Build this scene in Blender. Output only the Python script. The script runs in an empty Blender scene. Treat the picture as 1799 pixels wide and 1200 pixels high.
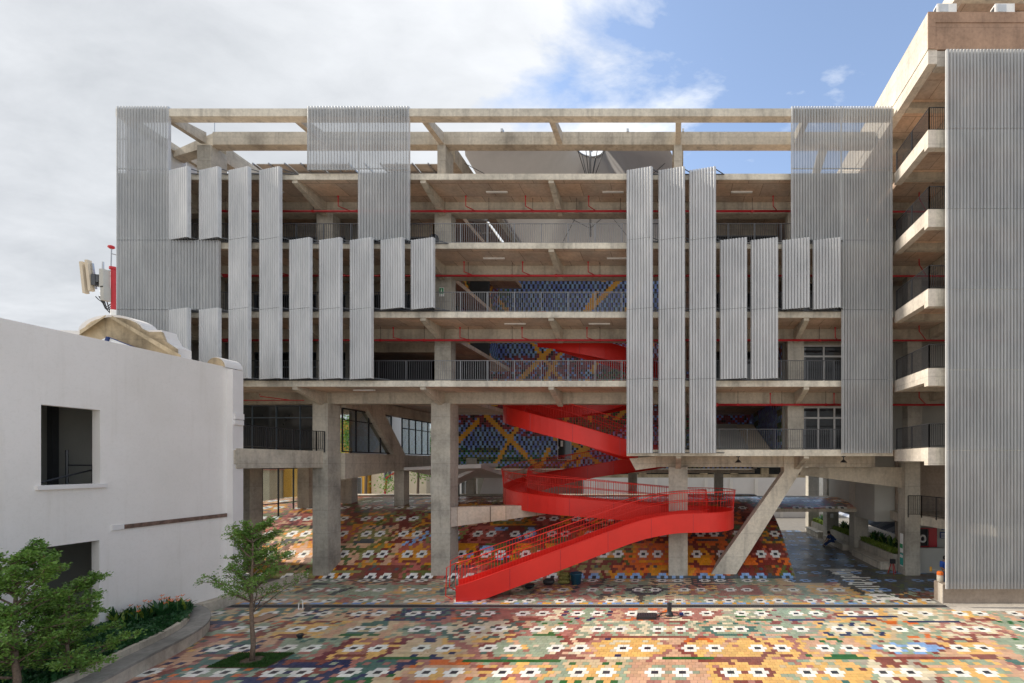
import bpy, math, random
import numpy as np
from mathutils import Vector
random.seed(7); rng = np.random.default_rng(11)
S = bpy.context.scene; COL = S.collection
R = math.radians
# ------------------------------------------------------------------ camera, light, exposure
CAMH = 6.4; F = 850.0; PX = 1180.0; PY = 815.0
cd = bpy.data.cameras.new('camera'); cam = bpy.data.objects.new('camera', cd); COL.objects.link(cam)
cam.location = (0, 0, CAMH); cam.rotation_euler = (R(90), 0, 0)
cd.sensor_fit = 'HORIZONTAL'; cd.sensor_width = 36; cd.lens = 36*F/1799
cd.shift_x = -(PX-899.5)/1799; cd.shift_y = (PY-600)/1799
cd.clip_start = .1; cd.clip_end = 3000
S.camera = cam
SUN_EL, SUN_AZ = 37.0, -86.0          # azimuth from +Y, negative = left of the view
sd = Vector((math.sin(R(SUN_AZ))*math.cos(R(SUN_EL)), math.cos(R(SUN_AZ))*math.cos(R(SUN_EL)), math.sin(R(SUN_EL))))
sl = bpy.data.lights.new('sun', 'SUN'); sl.energy = 2.6; sl.angle = R(4.5); sl.color = (1, .92, .80)
sun = bpy.data.objects.new('sun', sl); COL.objects.link(sun)
sun.rotation_euler = (-sd).to_track_quat('-Z', 'Y').to_euler(); sun.location = (-40, 10, 50)
W = bpy.data.worlds.new('World'); S.world = W; W.use_nodes = True
nt = W.node_tree; N = nt.nodes; L = nt.links; N.clear()
out = N.new('ShaderNodeOutputWorld')
sky = N.new('ShaderNodeTexSky'); sky.sky_type = 'NISHITA'; sky.sun_disc = False
sky.sun_elevation = R(SUN_EL); sky.sun_rotation = R(SUN_AZ); sky.air_density = 1.0; sky.dust_density = .6; sky.ozone_density = 2.2
bg1 = N.new('ShaderNodeBackground'); bg1.inputs[1].default_value = .122
hsv = N.new('ShaderNodeHueSaturation'); hsv.inputs['Saturation'].default_value = .86
L.new(sky.outputs[0], hsv.inputs['Color']); L.new(hsv.outputs[0], bg1.inputs[0])
bg2 = N.new('ShaderNodeBackground')
tc = N.new('ShaderNodeTexCoord')
def nmath(op, a, b=None, c=None, clamp=False):
    m = N.new('ShaderNodeMath'); m.operation = op; m.use_clamp = clamp
    for i, v in enumerate((a, b, c)):
        if v is None: continue
        if isinstance(v, (int, float)): m.inputs[i].default_value = v
        else: L.new(v, m.inputs[i])
    return m.outputs[0]
sep = N.new('ShaderNodeSeparateXYZ'); L.new(tc.outputs['Generated'], sep.inputs[0])
# clouds lie on a high flat layer: direction divided by its height
zz = nmath('ADD', nmath('MAXIMUM', sep.outputs[2], 0.0), .22)
comb = N.new('ShaderNodeCombineXYZ')
L.new(nmath('DIVIDE', sep.outputs[0], zz), comb.inputs[0]); L.new(nmath('DIVIDE', sep.outputs[1], zz), comb.inputs[1])
def noise(scale, detail, rough, w=0, vec=None, dist=0):
    n = N.new('ShaderNodeTexNoise'); n.inputs['Scale'].default_value = scale; n.inputs['Detail'].default_value = detail
    n.inputs['Roughness'].default_value = rough; n.inputs['Distortion'].default_value = dist
    mp = N.new('ShaderNodeMapping'); mp.inputs['Location'].default_value = (w, w*.7, w*.3); mp.inputs['Rotation'].default_value = (0, 0, .5); mp.inputs['Scale'].default_value = (1, 1.5, 1)
    L.new(vec or comb.outputs[0], mp.inputs[0]); L.new(mp.outputs[0], n.inputs['Vector'])
    return n.outputs['Fac']
n1 = noise(1.6, 9, .58, 3.1, dist=.25); n2 = noise(.9, 4, .5, 7.7); n3 = noise(3.6, 8, .6, 1.3, dist=.3)
# cloud bank covers the left, breaks up to clear sky on the right
dots = nmath('ADD', nmath('ADD', nmath('MULTIPLY', sep.outputs[0], .80), nmath('MULTIPLY', sep.outputs[1], .45)), nmath('MULTIPLY', sep.outputs[2], .30))
bank = nmath('MULTIPLY', nmath('SUBTRACT', .585, dots), 1.9)
mk = nmath('ADD', nmath('MULTIPLY', nmath('SUBTRACT', n1, .5), 2.7), bank)
mk = nmath('ADD', mk, nmath('MULTIPLY', nmath('SUBTRACT', n3, .5), .9))
mask = nmath('MULTIPLY', nmath('ADD', mk, .10), 2.6, clamp=True)
# brightness: grey layer far left, white where the bank thins
gr = nmath('ADD', nmath('MULTIPLY', n2, .34), nmath('ADD', nmath('MULTIPLY', n1, .50), nmath('MULTIPLY', nmath('SUBTRACT', n3, .5), .45)))
br = nmath('ADD', nmath('MULTIPLY', nmath('ADD', sep.outputs[0], .62), .62, clamp=True), gr, clamp=True)
cr = N.new('ShaderNodeValToRGB'); L.new(br, cr.inputs[0])
cr.color_ramp.elements[0].position = .30; cr.color_ramp.elements[0].color = (.50, .525, .56, 1)
cr.color_ramp.elements[1].position = .86; cr.color_ramp.elements[1].color = (.92, .94, .97, 1)
L.new(cr.outputs[0], bg2.inputs[0]); bg2.inputs[1].default_value = .535
mx = N.new('ShaderNodeMixShader'); L.new(mask, mx.inputs[0]); L.new(bg1.outputs[0], mx.inputs[1]); L.new(bg2.outputs[0], mx.inputs[2])
L.new(mx.outputs[0], out.inputs[0])
S.view_settings.view_transform = 'Standard'; S.view_settings.look = 'None'
S.view_settings.exposure = 1.24; S.view_settings.gamma = 1; S.view_settings.use_curve_mapping = False
S.cycles.max_bounces = 10; S.cycles.diffuse_bounces = 6; S.cycles.transparent_max_bounces = 16

# ------------------------------------------------------------------ helpers
def lin(c):
    return tuple((v/255/12.92 if v/255 <= .04045 else ((v/255+.055)/1.055)**2.4) for v in c)
def P(px, py, D):
    return ((px-PX)*D/F, CAMH+(PY-py)*D/F)
def tag(o, label=None, cat=None, group=None, kind=None):
    if label: o['label'] = label
    if cat: o['category'] = cat
    if group: o['group'] = group
    if kind: o['kind'] = kind
    return o
def empty(name, loc=(0, 0, 0), label=None, cat=None, group=None, rz=0):
    o = bpy.data.objects.new(name, None); COL.objects.link(o); o.location = loc; o.rotation_euler = (0, 0, rz)
    o.empty_display_size = .3
    return tag(o, label, cat, group)
class MB:
    """collects shapes, world coordinates (x right, y depth, z up)"""
    def __init__(s): s.v = []; s.f = []
    def poly(s, pts, faces):
        b = len(s.v); s.v += [tuple(p) for p in pts]; s.f += [tuple(b+i for i in f) for f in faces]; return s
    def box(s, x0, x1, y0, y1, z0, z1):
        return s.poly([(x0, y0, z0), (x1, y0, z0), (x1, y1, z0), (x0, y1, z0), (x0, y0, z1), (x1, y0, z1), (x1, y1, z1), (x0, y1, z1)],
                      [(3, 2, 1, 0), (4, 5, 6, 7), (0, 1, 5, 4), (1, 2, 6, 5), (2, 3, 7, 6), (3, 0, 4, 7)])
    def hexa(s, p):
        return s.poly(p, [(3, 2, 1, 0), (4, 5, 6, 7), (0, 1, 5, 4), (1, 2, 6, 5), (2, 3, 7, 6), (3, 0, 4, 7)])
    def prism(s, pts, d):
        """polygon pts (3d, planar) extruded by vector d"""
        n = len(pts); q = [tuple(p[i]+d[i] for i in range(3)) for p in pts]
        return s.poly(list(pts)+q, [tuple(range(n))[::-1], tuple(range(n, 2*n))]+[(i, (i+1) % n, n+(i+1) % n, n+i) for i in range(n)])
    def bar(s, a, b, w, h=None, up=(0, 0, 1)):
        """square bar from a to b"""
        a = Vector(a); b = Vector(b); h = h or w; d = (b-a).normalized(); u = Vector(up)
        if abs(d.dot(u)) > .98: u = Vector((0, 1, 0))
        r = d.cross(u).normalized(); u = r.cross(d).normalized()
        p = []
        for c in (a, b):
            for sx, sy in ((-1, -1), (1, -1), (1, 1), (-1, 1)): p.append(tuple(c+r*sx*w/2+u*sy*h/2))
        return s.poly(p, [(3, 2, 1, 0), (4, 5, 6, 7), (0, 1, 5, 4), (1, 2, 6, 5), (2, 3, 7, 6), (3, 0, 4, 7)])
    def tube(s, pts, r, n=6, cap=True):
        pts = [Vector(p) for p in pts]; rr = r if isinstance(r, (list, tuple)) else [r]*len(pts); b = len(s.v)
        for i, p in enumerate(pts):
            d = (pts[min(i+1, len(pts)-1)]-pts[max(i-1, 0)])
            d = d.normalized() if d.length > 1e-9 else Vector((0, 0, 1))
            u = Vector((0, 0, 1)) if abs(d.z) < .95 else Vector((0, 1, 0))
            x = d.cross(u).normalized(); y = x.cross(d).normalized()
            for k in range(n):
                a = 2*math.pi*k/n; s.v.append(tuple(p+(x*math.cos(a)+y*math.sin(a))*rr[i]))
        for i in range(len(pts)-1):
            for k in range(n):
                k2 = (k+1) % n; s.f.append((b+i*n+k, b+i*n+k2, b+(i+1)*n+k2, b+(i+1)*n+k))
        if cap: s.f.append(tuple(b+k for k in range(n))[::-1]); s.f.append(tuple(b+(len(pts)-1)*n+k for k in range(n)))
        return s
    def lathe(s, c, prof, n=20):
        b = len(s.v)
        for r, z in prof:
            for k in range(n):
                a = 2*math.pi*k/n; s.v.append((c[0]+r*math.cos(a), c[1]+r*math.sin(a), c[2]+z))
        for i in range(len(prof)-1):
            for k in range(n): s.f.append((b+i*n+k, b+i*n+(k+1) % n, b+(i+1)*n+(k+1) % n, b+(i+1)*n+k))
        s.f.append(tuple(b+k for k in range(n))[::-1]); s.f.append(tuple(b+(len(prof)-1)*n+k for k in range(n)))
        return s
    def build(s, name, mat, parent=None, smooth=False, kind=None, label=None):
        m = bpy.data.meshes.new(name); m.from_pydata(s.v, [], s.f); m.update()
        if mat: m.materials.append(mat)
        if smooth: m.polygons.foreach_set('use_smooth', [True]*len(m.polygons))
        return place(name, m, parent, kind, label)
def place(name, mesh, parent=None, kind=None, label=None):
    o = bpy.data.objects.new(name, mesh); COL.objects.link(o)
    if parent is not None:
        o.parent = parent
        inv = bpy.context.view_layer  # parents never carry rotation unless stated; keep world coordinates
        loc = Vector((0, 0, 0)); p = parent
        while p is not None: loc += p.location; p = p.parent
        o.location = -loc
    if kind: o['kind'] = kind
    if label: o['label'] = label
    return o
def B(x0, x1, y0, y1, z0, z1): return MB().box(x0, x1, y0, y1, z0, z1)

# ------------------------------------------------------------------ materials
MATS = {}
def mat(name, fn):
    m = bpy.data.materials.new(name); m.use_nodes = True; t = m.node_tree; b = t.nodes['Principled BSDF']
    fn(t, t.nodes, t.links, b); MATS[name] = m; return m
def tex_noise(n, l, scale, detail=5, rough=.55, sc=None, obj=True):
    c = n.new('ShaderNodeTexCoord'); mp = n.new('ShaderNodeMapping'); t = n.new('ShaderNodeTexNoise')
    g = n.new('ShaderNodeNewGeometry')
    l.new(g.outputs['Position'], mp.inputs[0])
    if sc: mp.inputs['Scale'].default_value = sc
    l.new(mp.outputs[0], t.inputs['Vector']); t.inputs['Scale'].default_value = scale
    t.inputs['Detail'].default_value = detail; t.inputs['Roughness'].default_value = rough
    return t.outputs['Fac']
def ramp(n, l, fac, stops):
    r = n.new('ShaderNodeValToRGB'); l.new(fac, r.inputs[0]); e = r.color_ramp.elements
    while len(e) > 1: e.remove(e[0])
    e[0].position = stops[0][0]; e[0].color = (*stops[0][1], 1)
    for p, c in stops[1:]:
        x = e.new(p); x.color = (*c, 1)
    return r.outputs[0]
def mixc(n, l, fac, a, b, mode='MIX'):
    m = n.new('ShaderNodeMix'); m.data_type = 'RGBA'; m.blend_type = mode
    if isinstance(fac, (int, float)): m.inputs[0].default_value = fac
    else: l.new(fac, m.inputs[0])
    for i, v in ((6, a), (7, b)):
        if isinstance(v, tuple): m.inputs[i].default_value = (*v, 1)
        else: l.new(v, m.inputs[i])
    return m.outputs[2]
def bump(n, l, b, fac, strength=.2, dist=.02):
    q = n.new('ShaderNodeBump'); q.inputs['Strength'].default_value = strength; q.inputs['Distance'].default_value = dist
    l.new(fac, q.inputs['Height']); l.new(q.outputs[0], b.inputs['Normal'])
def concrete(name, c, dark=.55, streak=.5, rough=.85, board=False, warm=None):
    def fn(t, n, l, b):
        big = tex_noise(n, l, .45, 6, .6); fine = tex_noise(n, l, 7, 8, .65); st = tex_noise(n, l, 1.0, 8, .68, (2.6, 2.6, .3))
        lo = tuple(v*dark for v in c); hi = tuple(min(v*1.18, .8) for v in c)
        col = ramp(n, l, big, [(.30, lo), (.5, c), (.72, hi)])
        s = ramp(n, l, st, [(.33, (1-streak*.75, 1-streak*.75, 1-streak*.72)), (.50, (1, 1, 1)), (.75, (1.07, 1.07, 1.06))])
        col = mixc(n, l, 1.0, col, s, 'MULTIPLY')
        f = ramp(n, l, fine, [(.25, (.72, .72, .72)), (.6, (1.05, 1.05, 1.05))]); col = mixc(n, l, .8, col, f, 'MULTIPLY')
        if not board:
            g = n.new('ShaderNodeNewGeometry'); sp = n.new('ShaderNodeSeparateXYZ'); l.new(g.outputs['Position'], sp.inputs[0])
            m1 = n.new('ShaderNodeMath'); m1.operation = 'MULTIPLY_ADD'; l.new(sp.outputs[2], m1.inputs[0]); m1.inputs[1].default_value = .76; m1.inputs[2].default_value = .13
            m2 = n.new('ShaderNodeMath'); m2.operation = 'FRACT'; l.new(m1.outputs[0], m2.inputs[0])
            jl = ramp(n, l, m2.outputs[0], [(0, (.80, .79, .77)), (.012, (.80, .79, .77)), (.03, (1, 1, 1)), (.5, (1.03, 1.02, 1.0)), (1.0, (.97, .97, .97))]); col = mixc(n, l, 1.0, col, jl, 'MULTIPLY')
        if board:
            g = n.new('ShaderNodeNewGeometry'); br = n.new('ShaderNodeTexBrick'); l.new(g.outputs['Position'], br.inputs[0])
            br.inputs['Scale'].default_value = 1; br.inputs['Brick Width'].default_value = 1.62; br.inputs['Row Height'].default_value = 1.22
            br.inputs['Mortar Size'].default_value = .012; br.inputs['Color1'].default_value = (.82, .80, .80, 1)
            br.inputs['Color2'].default_value = (1.08, 1.0, .93, 1); br.inputs['Mortar'].default_value = (.35, .3, .28, 1); br.inputs['Bias'].default_value = .1
            col = mixc(n, l, 1.0, col, br.outputs[0], 'MULTIPLY')
            if warm: 
                wn = tex_noise(n, l, .28, 3, .5); w = ramp(n, l, wn, [(.42, (1, 1, 1)), (.6, warm)]); col = mixc(n, l, 1.0, col, w, 'MULTIPLY')
        l.new(col, b.inputs['Base Color']); b.inputs['Roughness'].default_value = rough
        b.inputs['Specular IOR Level'].default_value = .3
        bump(n, l, b, fine, .25, .015)
    return mat(name, fn)
def plain(name, c, rough=.6, metal=0, var=.12, spec=.5, scale=2.0, coat=0):
    def fn(t, n, l, b):
        nz = tex_noise(n, l, scale, 6, .6)
        col = ramp(n, l, nz, [(.3, tuple(v*(1-var) for v in c)), (.7, tuple(min(1, v*(1+var)) for v in c))])
        l.new(col, b.inputs['Base Color']); b.inputs['Roughness'].default_value = rough; b.inputs['Metallic'].default_value = metal
        b.inputs['Specular IOR Level'].default_value = spec; b.inputs['Coat Weight'].default_value = coat
    return mat(name, fn)
M_CON = concrete('board_marked_concrete', (.50, .45, .37), .62, .38)
M_COL = concrete('smooth_column_concrete', (.44, .412, .355), .60, .32, .65)
M_FAS = concrete('weathered_slab_edge_concrete', (.60, .555, .47), .62, .38)
M_CEIL = concrete('plywood_cast_ceiling_concrete', (.54, .475, .41), .76, .15, board=True, warm=(1.08, .94, .84))
M_LIT = concrete('sunlit_side_concrete', (.60, .545, .475), .78, .2)  # paler tone painted on left-facing sides where the sun falls
M_BROWN = concrete('brown_render', (.36, .235, .165), .72, .3)
M_ROUGH = concrete('broken_lintel_concrete', (.42, .38, .33), .35, .55)
M_BROWN2 = concrete('plinth_render', (.33, .27, .22), .9, .08)
M_OLD = concrete('bare_old_plaster', (.50, .40, .27), .50, .4)
def f_render(t, n, l, b):
    big = tex_noise(n, l, .35, 5, .6); st = tex_noise(n, l, 1.0, 6, .6, (3.5, 3.5, .22)); fi = tex_noise(n, l, 11, 8, .7)
    c = ramp(n, l, big, [(.35, (.77, .73, .68)), (.62, (.83, .79, .745))])
    c = mixc(n, l, 1.0, c, ramp(n, l, st, [(.30, (.95, .945, .935)), (.46, (1, 1, 1))]), 'MULTIPLY')
    c = mixc(n, l, 1.0, c, ramp(n, l, fi, [(.25, (.93, .93, .92)), (.5, (1, 1, 1))]), 'MULTIPLY')
    l.new(c, b.inputs['Base Color']); b.inputs['Roughness'].default_value = .85; bump(n, l, b, fi, .15, .01)
M_WHITE = mat('white_painted_render', f_render)
M_WHITE2 = plain('clean_white_plaster', (.74, .71, .69), .8, var=.05, scale=.8)
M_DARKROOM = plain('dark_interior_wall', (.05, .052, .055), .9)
M_GREYWALL = plain('grey_interior_plaster', (.42, .415, .38), .9, var=.1, scale=.5)
M_BLACK = plain('black_painted_steel', (.02, .021, .025), .45, spec=.5)
M_RAIL = plain('dark_grey_railing_paint', (.045, .048, .055), .4, spec=.6)
M_SILVER = plain('galvanised_steel', (.45, .46, .47), .35, .7)
M_GFRAME = plain('grey_window_aluminium', (.30, .31, .33), .4, .4)
M_WFRAME = plain('white_window_aluminium', (.62, .62, .62), .4)
M_BLUEGL = plain('steel_blue_window_frame', (.10, .13, .16), .4, .3)
M_RED = plain('red_stair_paint', (.68, .021, .012), .36, var=.09, scale=.7, spec=.45)
M_PIPE = plain('red_pipe_paint', (.42, .012, .02), .4, var=.08)
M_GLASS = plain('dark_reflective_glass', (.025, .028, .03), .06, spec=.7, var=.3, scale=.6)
M_FRAMEP = plain('panel_frame_metal', (.55, .56, .57), .45, .2)
M_LAMP = plain('white_lamp_housing', (.75, .74, .72), .5)
M_BARK = plain('grey_brown_bark', (.15, .105, .075), .9, var=.4, scale=20)
M_SOIL = plain('brown_soil', (.09, .062, .042), .95, var=.5, scale=14)
M_BLUE = plain('blue_plastic', (.01, .07, .12), .4)
M_YEL = plain('yellow_house_paint', (.62, .33, .05), .8, var=.12, scale=.4)
M_CREAM = plain('cream_house_paint', (.58, .50, .38), .8, var=.1, scale=.4)
M_PINK = plain('pink_tiles_coping', (.45, .22, .17), .8)
M_CLOTHB = plain('blue_work_clothes', (.02, .05, .16), .9)
M_CLOTHB2 = plain('bright_blue_shirt', (.03, .10, .45), .9)
M_ORANGE = plain('orange_plastic', (.75, .16, .02), .5)
M_SKIN = plain('skin', (.30, .16, .10), .6)
M_HAIR = plain('black_hair', (.012, .01, .01), .7)
M_SACK = plain('yellow_green_sack', (.20, .19, .05), .8, var=.5, scale=9)
M_GREEN = plain('green_sign_plastic', (.01, .28, .10), .5)
M_TEAL = plain('teal_poster', (.03, .36, .30), .5)
M_NAVY = plain('navy_sign', (.01, .03, .14), .5)
M_PAPER = plain('white_paper', (.78, .78, .76), .6)
def f_red2(t, n, l, b): pass
def f_glass(t, n, l, b):
    b.inputs['Base Color'].default_value = (.6, .66, .66, 1); b.inputs['Roughness'].default_value = .03
    tr = n.new('ShaderNodeBsdfTransparent'); tr.inputs[0].default_value = (.80, .84, .84, 1)
    gl = n.new('ShaderNodeBsdfGlossy'); gl.inputs['Roughness'].default_value = .03
    fr = n.new('ShaderNodeValue'); fr.outputs[0].default_value = .10
    m = n.new('ShaderNodeMixShader'); l.new(fr.outputs[0], m.inputs[0]); l.new(tr.outputs[0], m.inputs[1]); l.new(gl.outputs[0], m.inputs[2])
    l.new(m.outputs[0], n['Material Output'].inputs[0])
M_CLEAR = mat('clear_window_glass', f_glass)
def f_panel(t, n, l, b):
    nz = tex_noise(n, l, .9, 5, .6, (1, 1, .5)); st = tex_noise(n, l, 2.2, 4, .6, (3, 3, .2))
    c = ramp(n, l, nz, [(.3, (.36, .372, .38)), (.7, (.47, .478, .48))])
    c = mixc(n, l, .6, c, ramp(n, l, st, [(.4, (.86, .86, .87)), (.6, (1, 1, 1))]), 'MULTIPLY')
    l.new(c, b.inputs['Base Color']); b.inputs['Metallic'].default_value = .25; b.inputs['Roughness'].default_value = .48
    tr = n.new('ShaderNodeBsdfTransparent'); m = n.new('ShaderNodeMixShader'); m.inputs[0].default_value = .28
    l.new(b.outputs[0], m.inputs[1]); l.new(tr.outputs[0], m.inputs[2]); l.new(m.outputs[0], n['Material Output'].inputs[0])
M_PANEL = mat('perforated_corrugated_metal', f_panel)
def f_panel2(t, n, l, b):  # panel metal again, its colour lightened for the light the fins catch
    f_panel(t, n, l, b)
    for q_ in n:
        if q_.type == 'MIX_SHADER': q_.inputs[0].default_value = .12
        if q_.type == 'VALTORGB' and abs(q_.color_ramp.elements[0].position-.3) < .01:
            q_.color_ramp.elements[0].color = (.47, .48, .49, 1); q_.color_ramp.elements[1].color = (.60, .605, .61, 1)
M_PANEL2 = mat('perforated_fin_metal_lit', f_panel2)
def f_tile(t, n, l, b, gl=.22):
    a = n.new('ShaderNodeAttribute'); a.attribute_name = 'tint'; nz = tex_noise(n, l, 9, 5, .7); big = tex_noise(n, l, .35, 5, .6)
    c = mixc(n, l, .55, a.outputs['Color'], ramp(n, l, nz, [(.28, (.72, .72, .72)), (.7, (1.12, 1.1, 1.08))]), 'MULTIPLY')
    d = ramp(n, l, big, [(.42, (0, 0, 0)), (.7, (1, 1, 1))])
    c = mixc(n, l, mixc(n, l, 1.0, d, (.16, .16, .16), 'MULTIPLY'), c, (.30, .27, .23))
    l.new(c, b.inputs['Base Color'])
    r = ramp(n, l, big, [(.3, (gl, gl, gl)), (.7, (gl+.26, gl+.26, gl+.26))]); l.new(r, b.inputs['Roughness']); b.inputs['Specular IOR Level'].default_value = .5
    bump(n, l, b, nz, .08, .01)
M_TILE = mat('glazed_encaustic_tile', f_tile)
M_MURALT = mat('mural_mosaic_tile', lambda t, n, l, b: f_tile(t, n, l, b, .35))
M_GROUT = plain('grey_grout', (.20, .185, .165), .9, var=.15)
M_GROUND = concrete('pale_concrete_ground', (.42, .38, .33), .75, .1)
def leafmat(name, c1, c2):
    def fn(t, n, l, b):
        nz = tex_noise(n, l, 3.0, 4, .6); c = ramp(n, l, nz, [(.3, c1), (.7, c2)])
        l.new(c, b.inputs['Base Color']); b.inputs['Roughness'].default_value = .5
        tl = n.new('ShaderNodeBsdfTranslucent'); l.new(c, tl.inputs[0]); m = n.new('ShaderNodeMixShader'); m.inputs[0].default_value = .3
        l.new(b.outputs[0], m.inputs[1]); l.new(tl.outputs[0], m.inputs[2]); l.new(m.outputs[0], n['Material Output'].inputs[0])
    return mat(name, fn)
M_LEAF = leafmat('small_green_leaves', (.085, .19, .03), (.20, .34, .06))
M_LEAFD = leafmat('deep_green_broad_leaves', (.012, .06, .018), (.04, .13, .035))
M_LEAFY = leafmat('yellow_green_leaves', (.12, .20, .03), (.26, .34, .05))
M_LEAFB = leafmat('dry_brown_leaves', (.12, .06, .03), (.22, .12, .05))
M_GRASS = leafmat('turf_blades', (.02, .07, .01), (.05, .13, .02))
M_FLOWER = plain('orange_petals', (.80, .20, .05), .6)
def f_membrane(t, n, l, b):
    nz = tex_noise(n, l, .7, 5, .6); c = ramp(n, l, nz, [(.3, (.40, .38, .37)), (.7, (.47, .45, .44))])
    l.new(c, b.inputs['Base Color']); b.inputs['Roughness'].default_value = .7
    tl = n.new('ShaderNodeBsdfTranslucent'); tl.inputs[0].default_value = (.4, .38, .36, 1); m = n.new('ShaderNodeMixShader'); m.inputs[0].default_value = .15
    l.new(b.outputs[0], m.inputs[1]); l.new(tl.outputs[0], m.inputs[2]); l.new(m.outputs[0], n['Material Output'].inputs[0])
M_MEMB = mat('tensile_fabric', f_membrane)
def f_awn(t, n, l, b):
    g = n.new('ShaderNodeNewGeometry'); w = n.new('ShaderNodeTexWave'); w.wave_type = 'BANDS'; w.bands_direction = 'Y'; l.new(g.outputs['Position'], w.inputs[0]); w.inputs['Scale'].default_value = .16
    l.new(ramp(n, l, w.outputs['Fac'], [(.46, (.28, .32, .42)), (.54, (.58, .61, .68))]), b.inputs['Base Color']); b.inputs['Roughness'].default_value = .6
M_AWN = mat('blue_and_white_striped_canvas', f_awn)
def f_brick(t, n, l, b):
    g = n.new('ShaderNodeNewGeometry'); w = n.new('ShaderNodeTexWave'); w.bands_direction = 'X'; l.new(g.outputs['Position'], w.inputs[0]); w.inputs['Scale'].default_value = 1.6
    l.new(ramp(n, l, w.outputs['Fac'], [(.3, (.30, .32, .27)), (.7, (.55, .56, .48))]), b.inputs['Base Color']); b.inputs['Roughness'].default_value = .6
M_CORR = mat('corrugated_roof_sheet', f_brick)

# ------------------------------------------------------------------ ground and tiled paving
LV = {2: 7.14, 3: 10.74, 4: 14.34, 5: 17.94, 6: 21.54, 7: 25.14}
GRID = [-26.4, -19.7, -13.0, -6.3, .36, 7.05, 13.73]
MB().poly([(-900, -300, -.03), (900, -300, -.03), (900, 1500, -.03), (-900, 1500, -.03)], [(0, 1, 2, 3)]).build('ground', M_GROUND, kind='structure')
TP, TQ = .2127, .2167           # tile pitch across and in depth
PAL = {k: lin(v) for k, v in dict(peach=(205, 142, 98), yellow=(214, 156, 62), sage=(122, 146, 116), maroon=(112, 46, 40), rose=(164, 88, 78),
    grey=(158, 150, 136), navy=(28, 42, 84), green=(26, 92, 44), orange=(200, 100, 42), sand=(196, 168, 128), teal=(64, 104, 96), white=(224, 222, 214), eye=(44, 48, 56),
    ochre=(196, 132, 36), olive=(92, 98, 50), brown=(104, 64, 40), slate=(66, 74, 80), sky=(124, 158, 204), black=(26, 26, 32), dusk=(74, 80, 84), red=(150, 40, 30), blue=(88, 118, 170), plum=(112, 46, 58), mblue=(126, 160, 222), mblue2=(104, 128, 200), mred=(138, 40, 52), mochre=(226, 152, 48), moss=(128, 124, 74), green2=(74, 100, 66), cream=(206, 194, 166), dgrey=(84, 80, 74), gpeach=(194, 154, 126), gsand=(194, 172, 138), gyellow=(212, 168, 100), gsage=(140, 154, 132), grose=(160, 108, 98), gmaroon=(124, 66, 58)).items()}
PK = list(PAL); PA = np.array([PAL[k] for k in PK]); PI = {k: i for i, k in enumerate(PK)}
def vnoise(seed, nx, ny):
    return np.random.default_rng(seed).random((ny, nx))
def sample(gr, x, y):
    h, w = gr.shape; x = np.mod(x, w-1); y = np.mod(y, h-1); x0 = np.floor(x).astype(int); y0 = np.floor(y).astype(int); fx = x-x0; fy = y-y0
    return gr[y0, x0]*(1-fx)*(1-fy)+gr[y0, x0+1]*fx*(1-fy)+gr[y0+1, x0]*(1-fx)*fy+gr[y0+1, x0+1]*fx*fy
NG1, NG2, NG3 = vnoise(5, 40, 40), vnoise(6, 40, 40), vnoise(8, 60, 60)
THEMES = {'ground': ['gpeach', 'cream', 'gyellow', 'gsage', 'cream', 'gsand', 'gpeach', 'gsage', 'grose', 'grey', 'gyellow', 'gpeach', 'gsage', 'grose'],
          'left': ['gpeach', 'teal', 'gmaroon', 'gyellow', 'grose', 'teal', 'gsand', 'plum', 'navy', 'gsand', 'gpeach', 'gsage', 'grose'],
          'near': ['dgrey', 'gsage', 'grose', 'gsand', 'brown', 'gpeach', 'gsage', 'slate', 'grose', 'gsand', 'gyellow', 'gsage'],  # duller tile colours carry some of the shade towards the building
          'mound': ['ochre', 'maroon', 'olive', 'rose', 'brown', 'moss', 'ochre', 'maroon', 'gpeach', 'moss', 'rose'],
          'moundr': ['ochre', 'orange', 'ochre', 'maroon', 'brown', 'olive', 'ochre', 'rose', 'orange', 'maroon'],
          'dark': ['dusk', 'dgrey', 'dusk', 'dgrey', 'slate', 'olive', 'dgrey', 'brown', 'dusk']}
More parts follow.
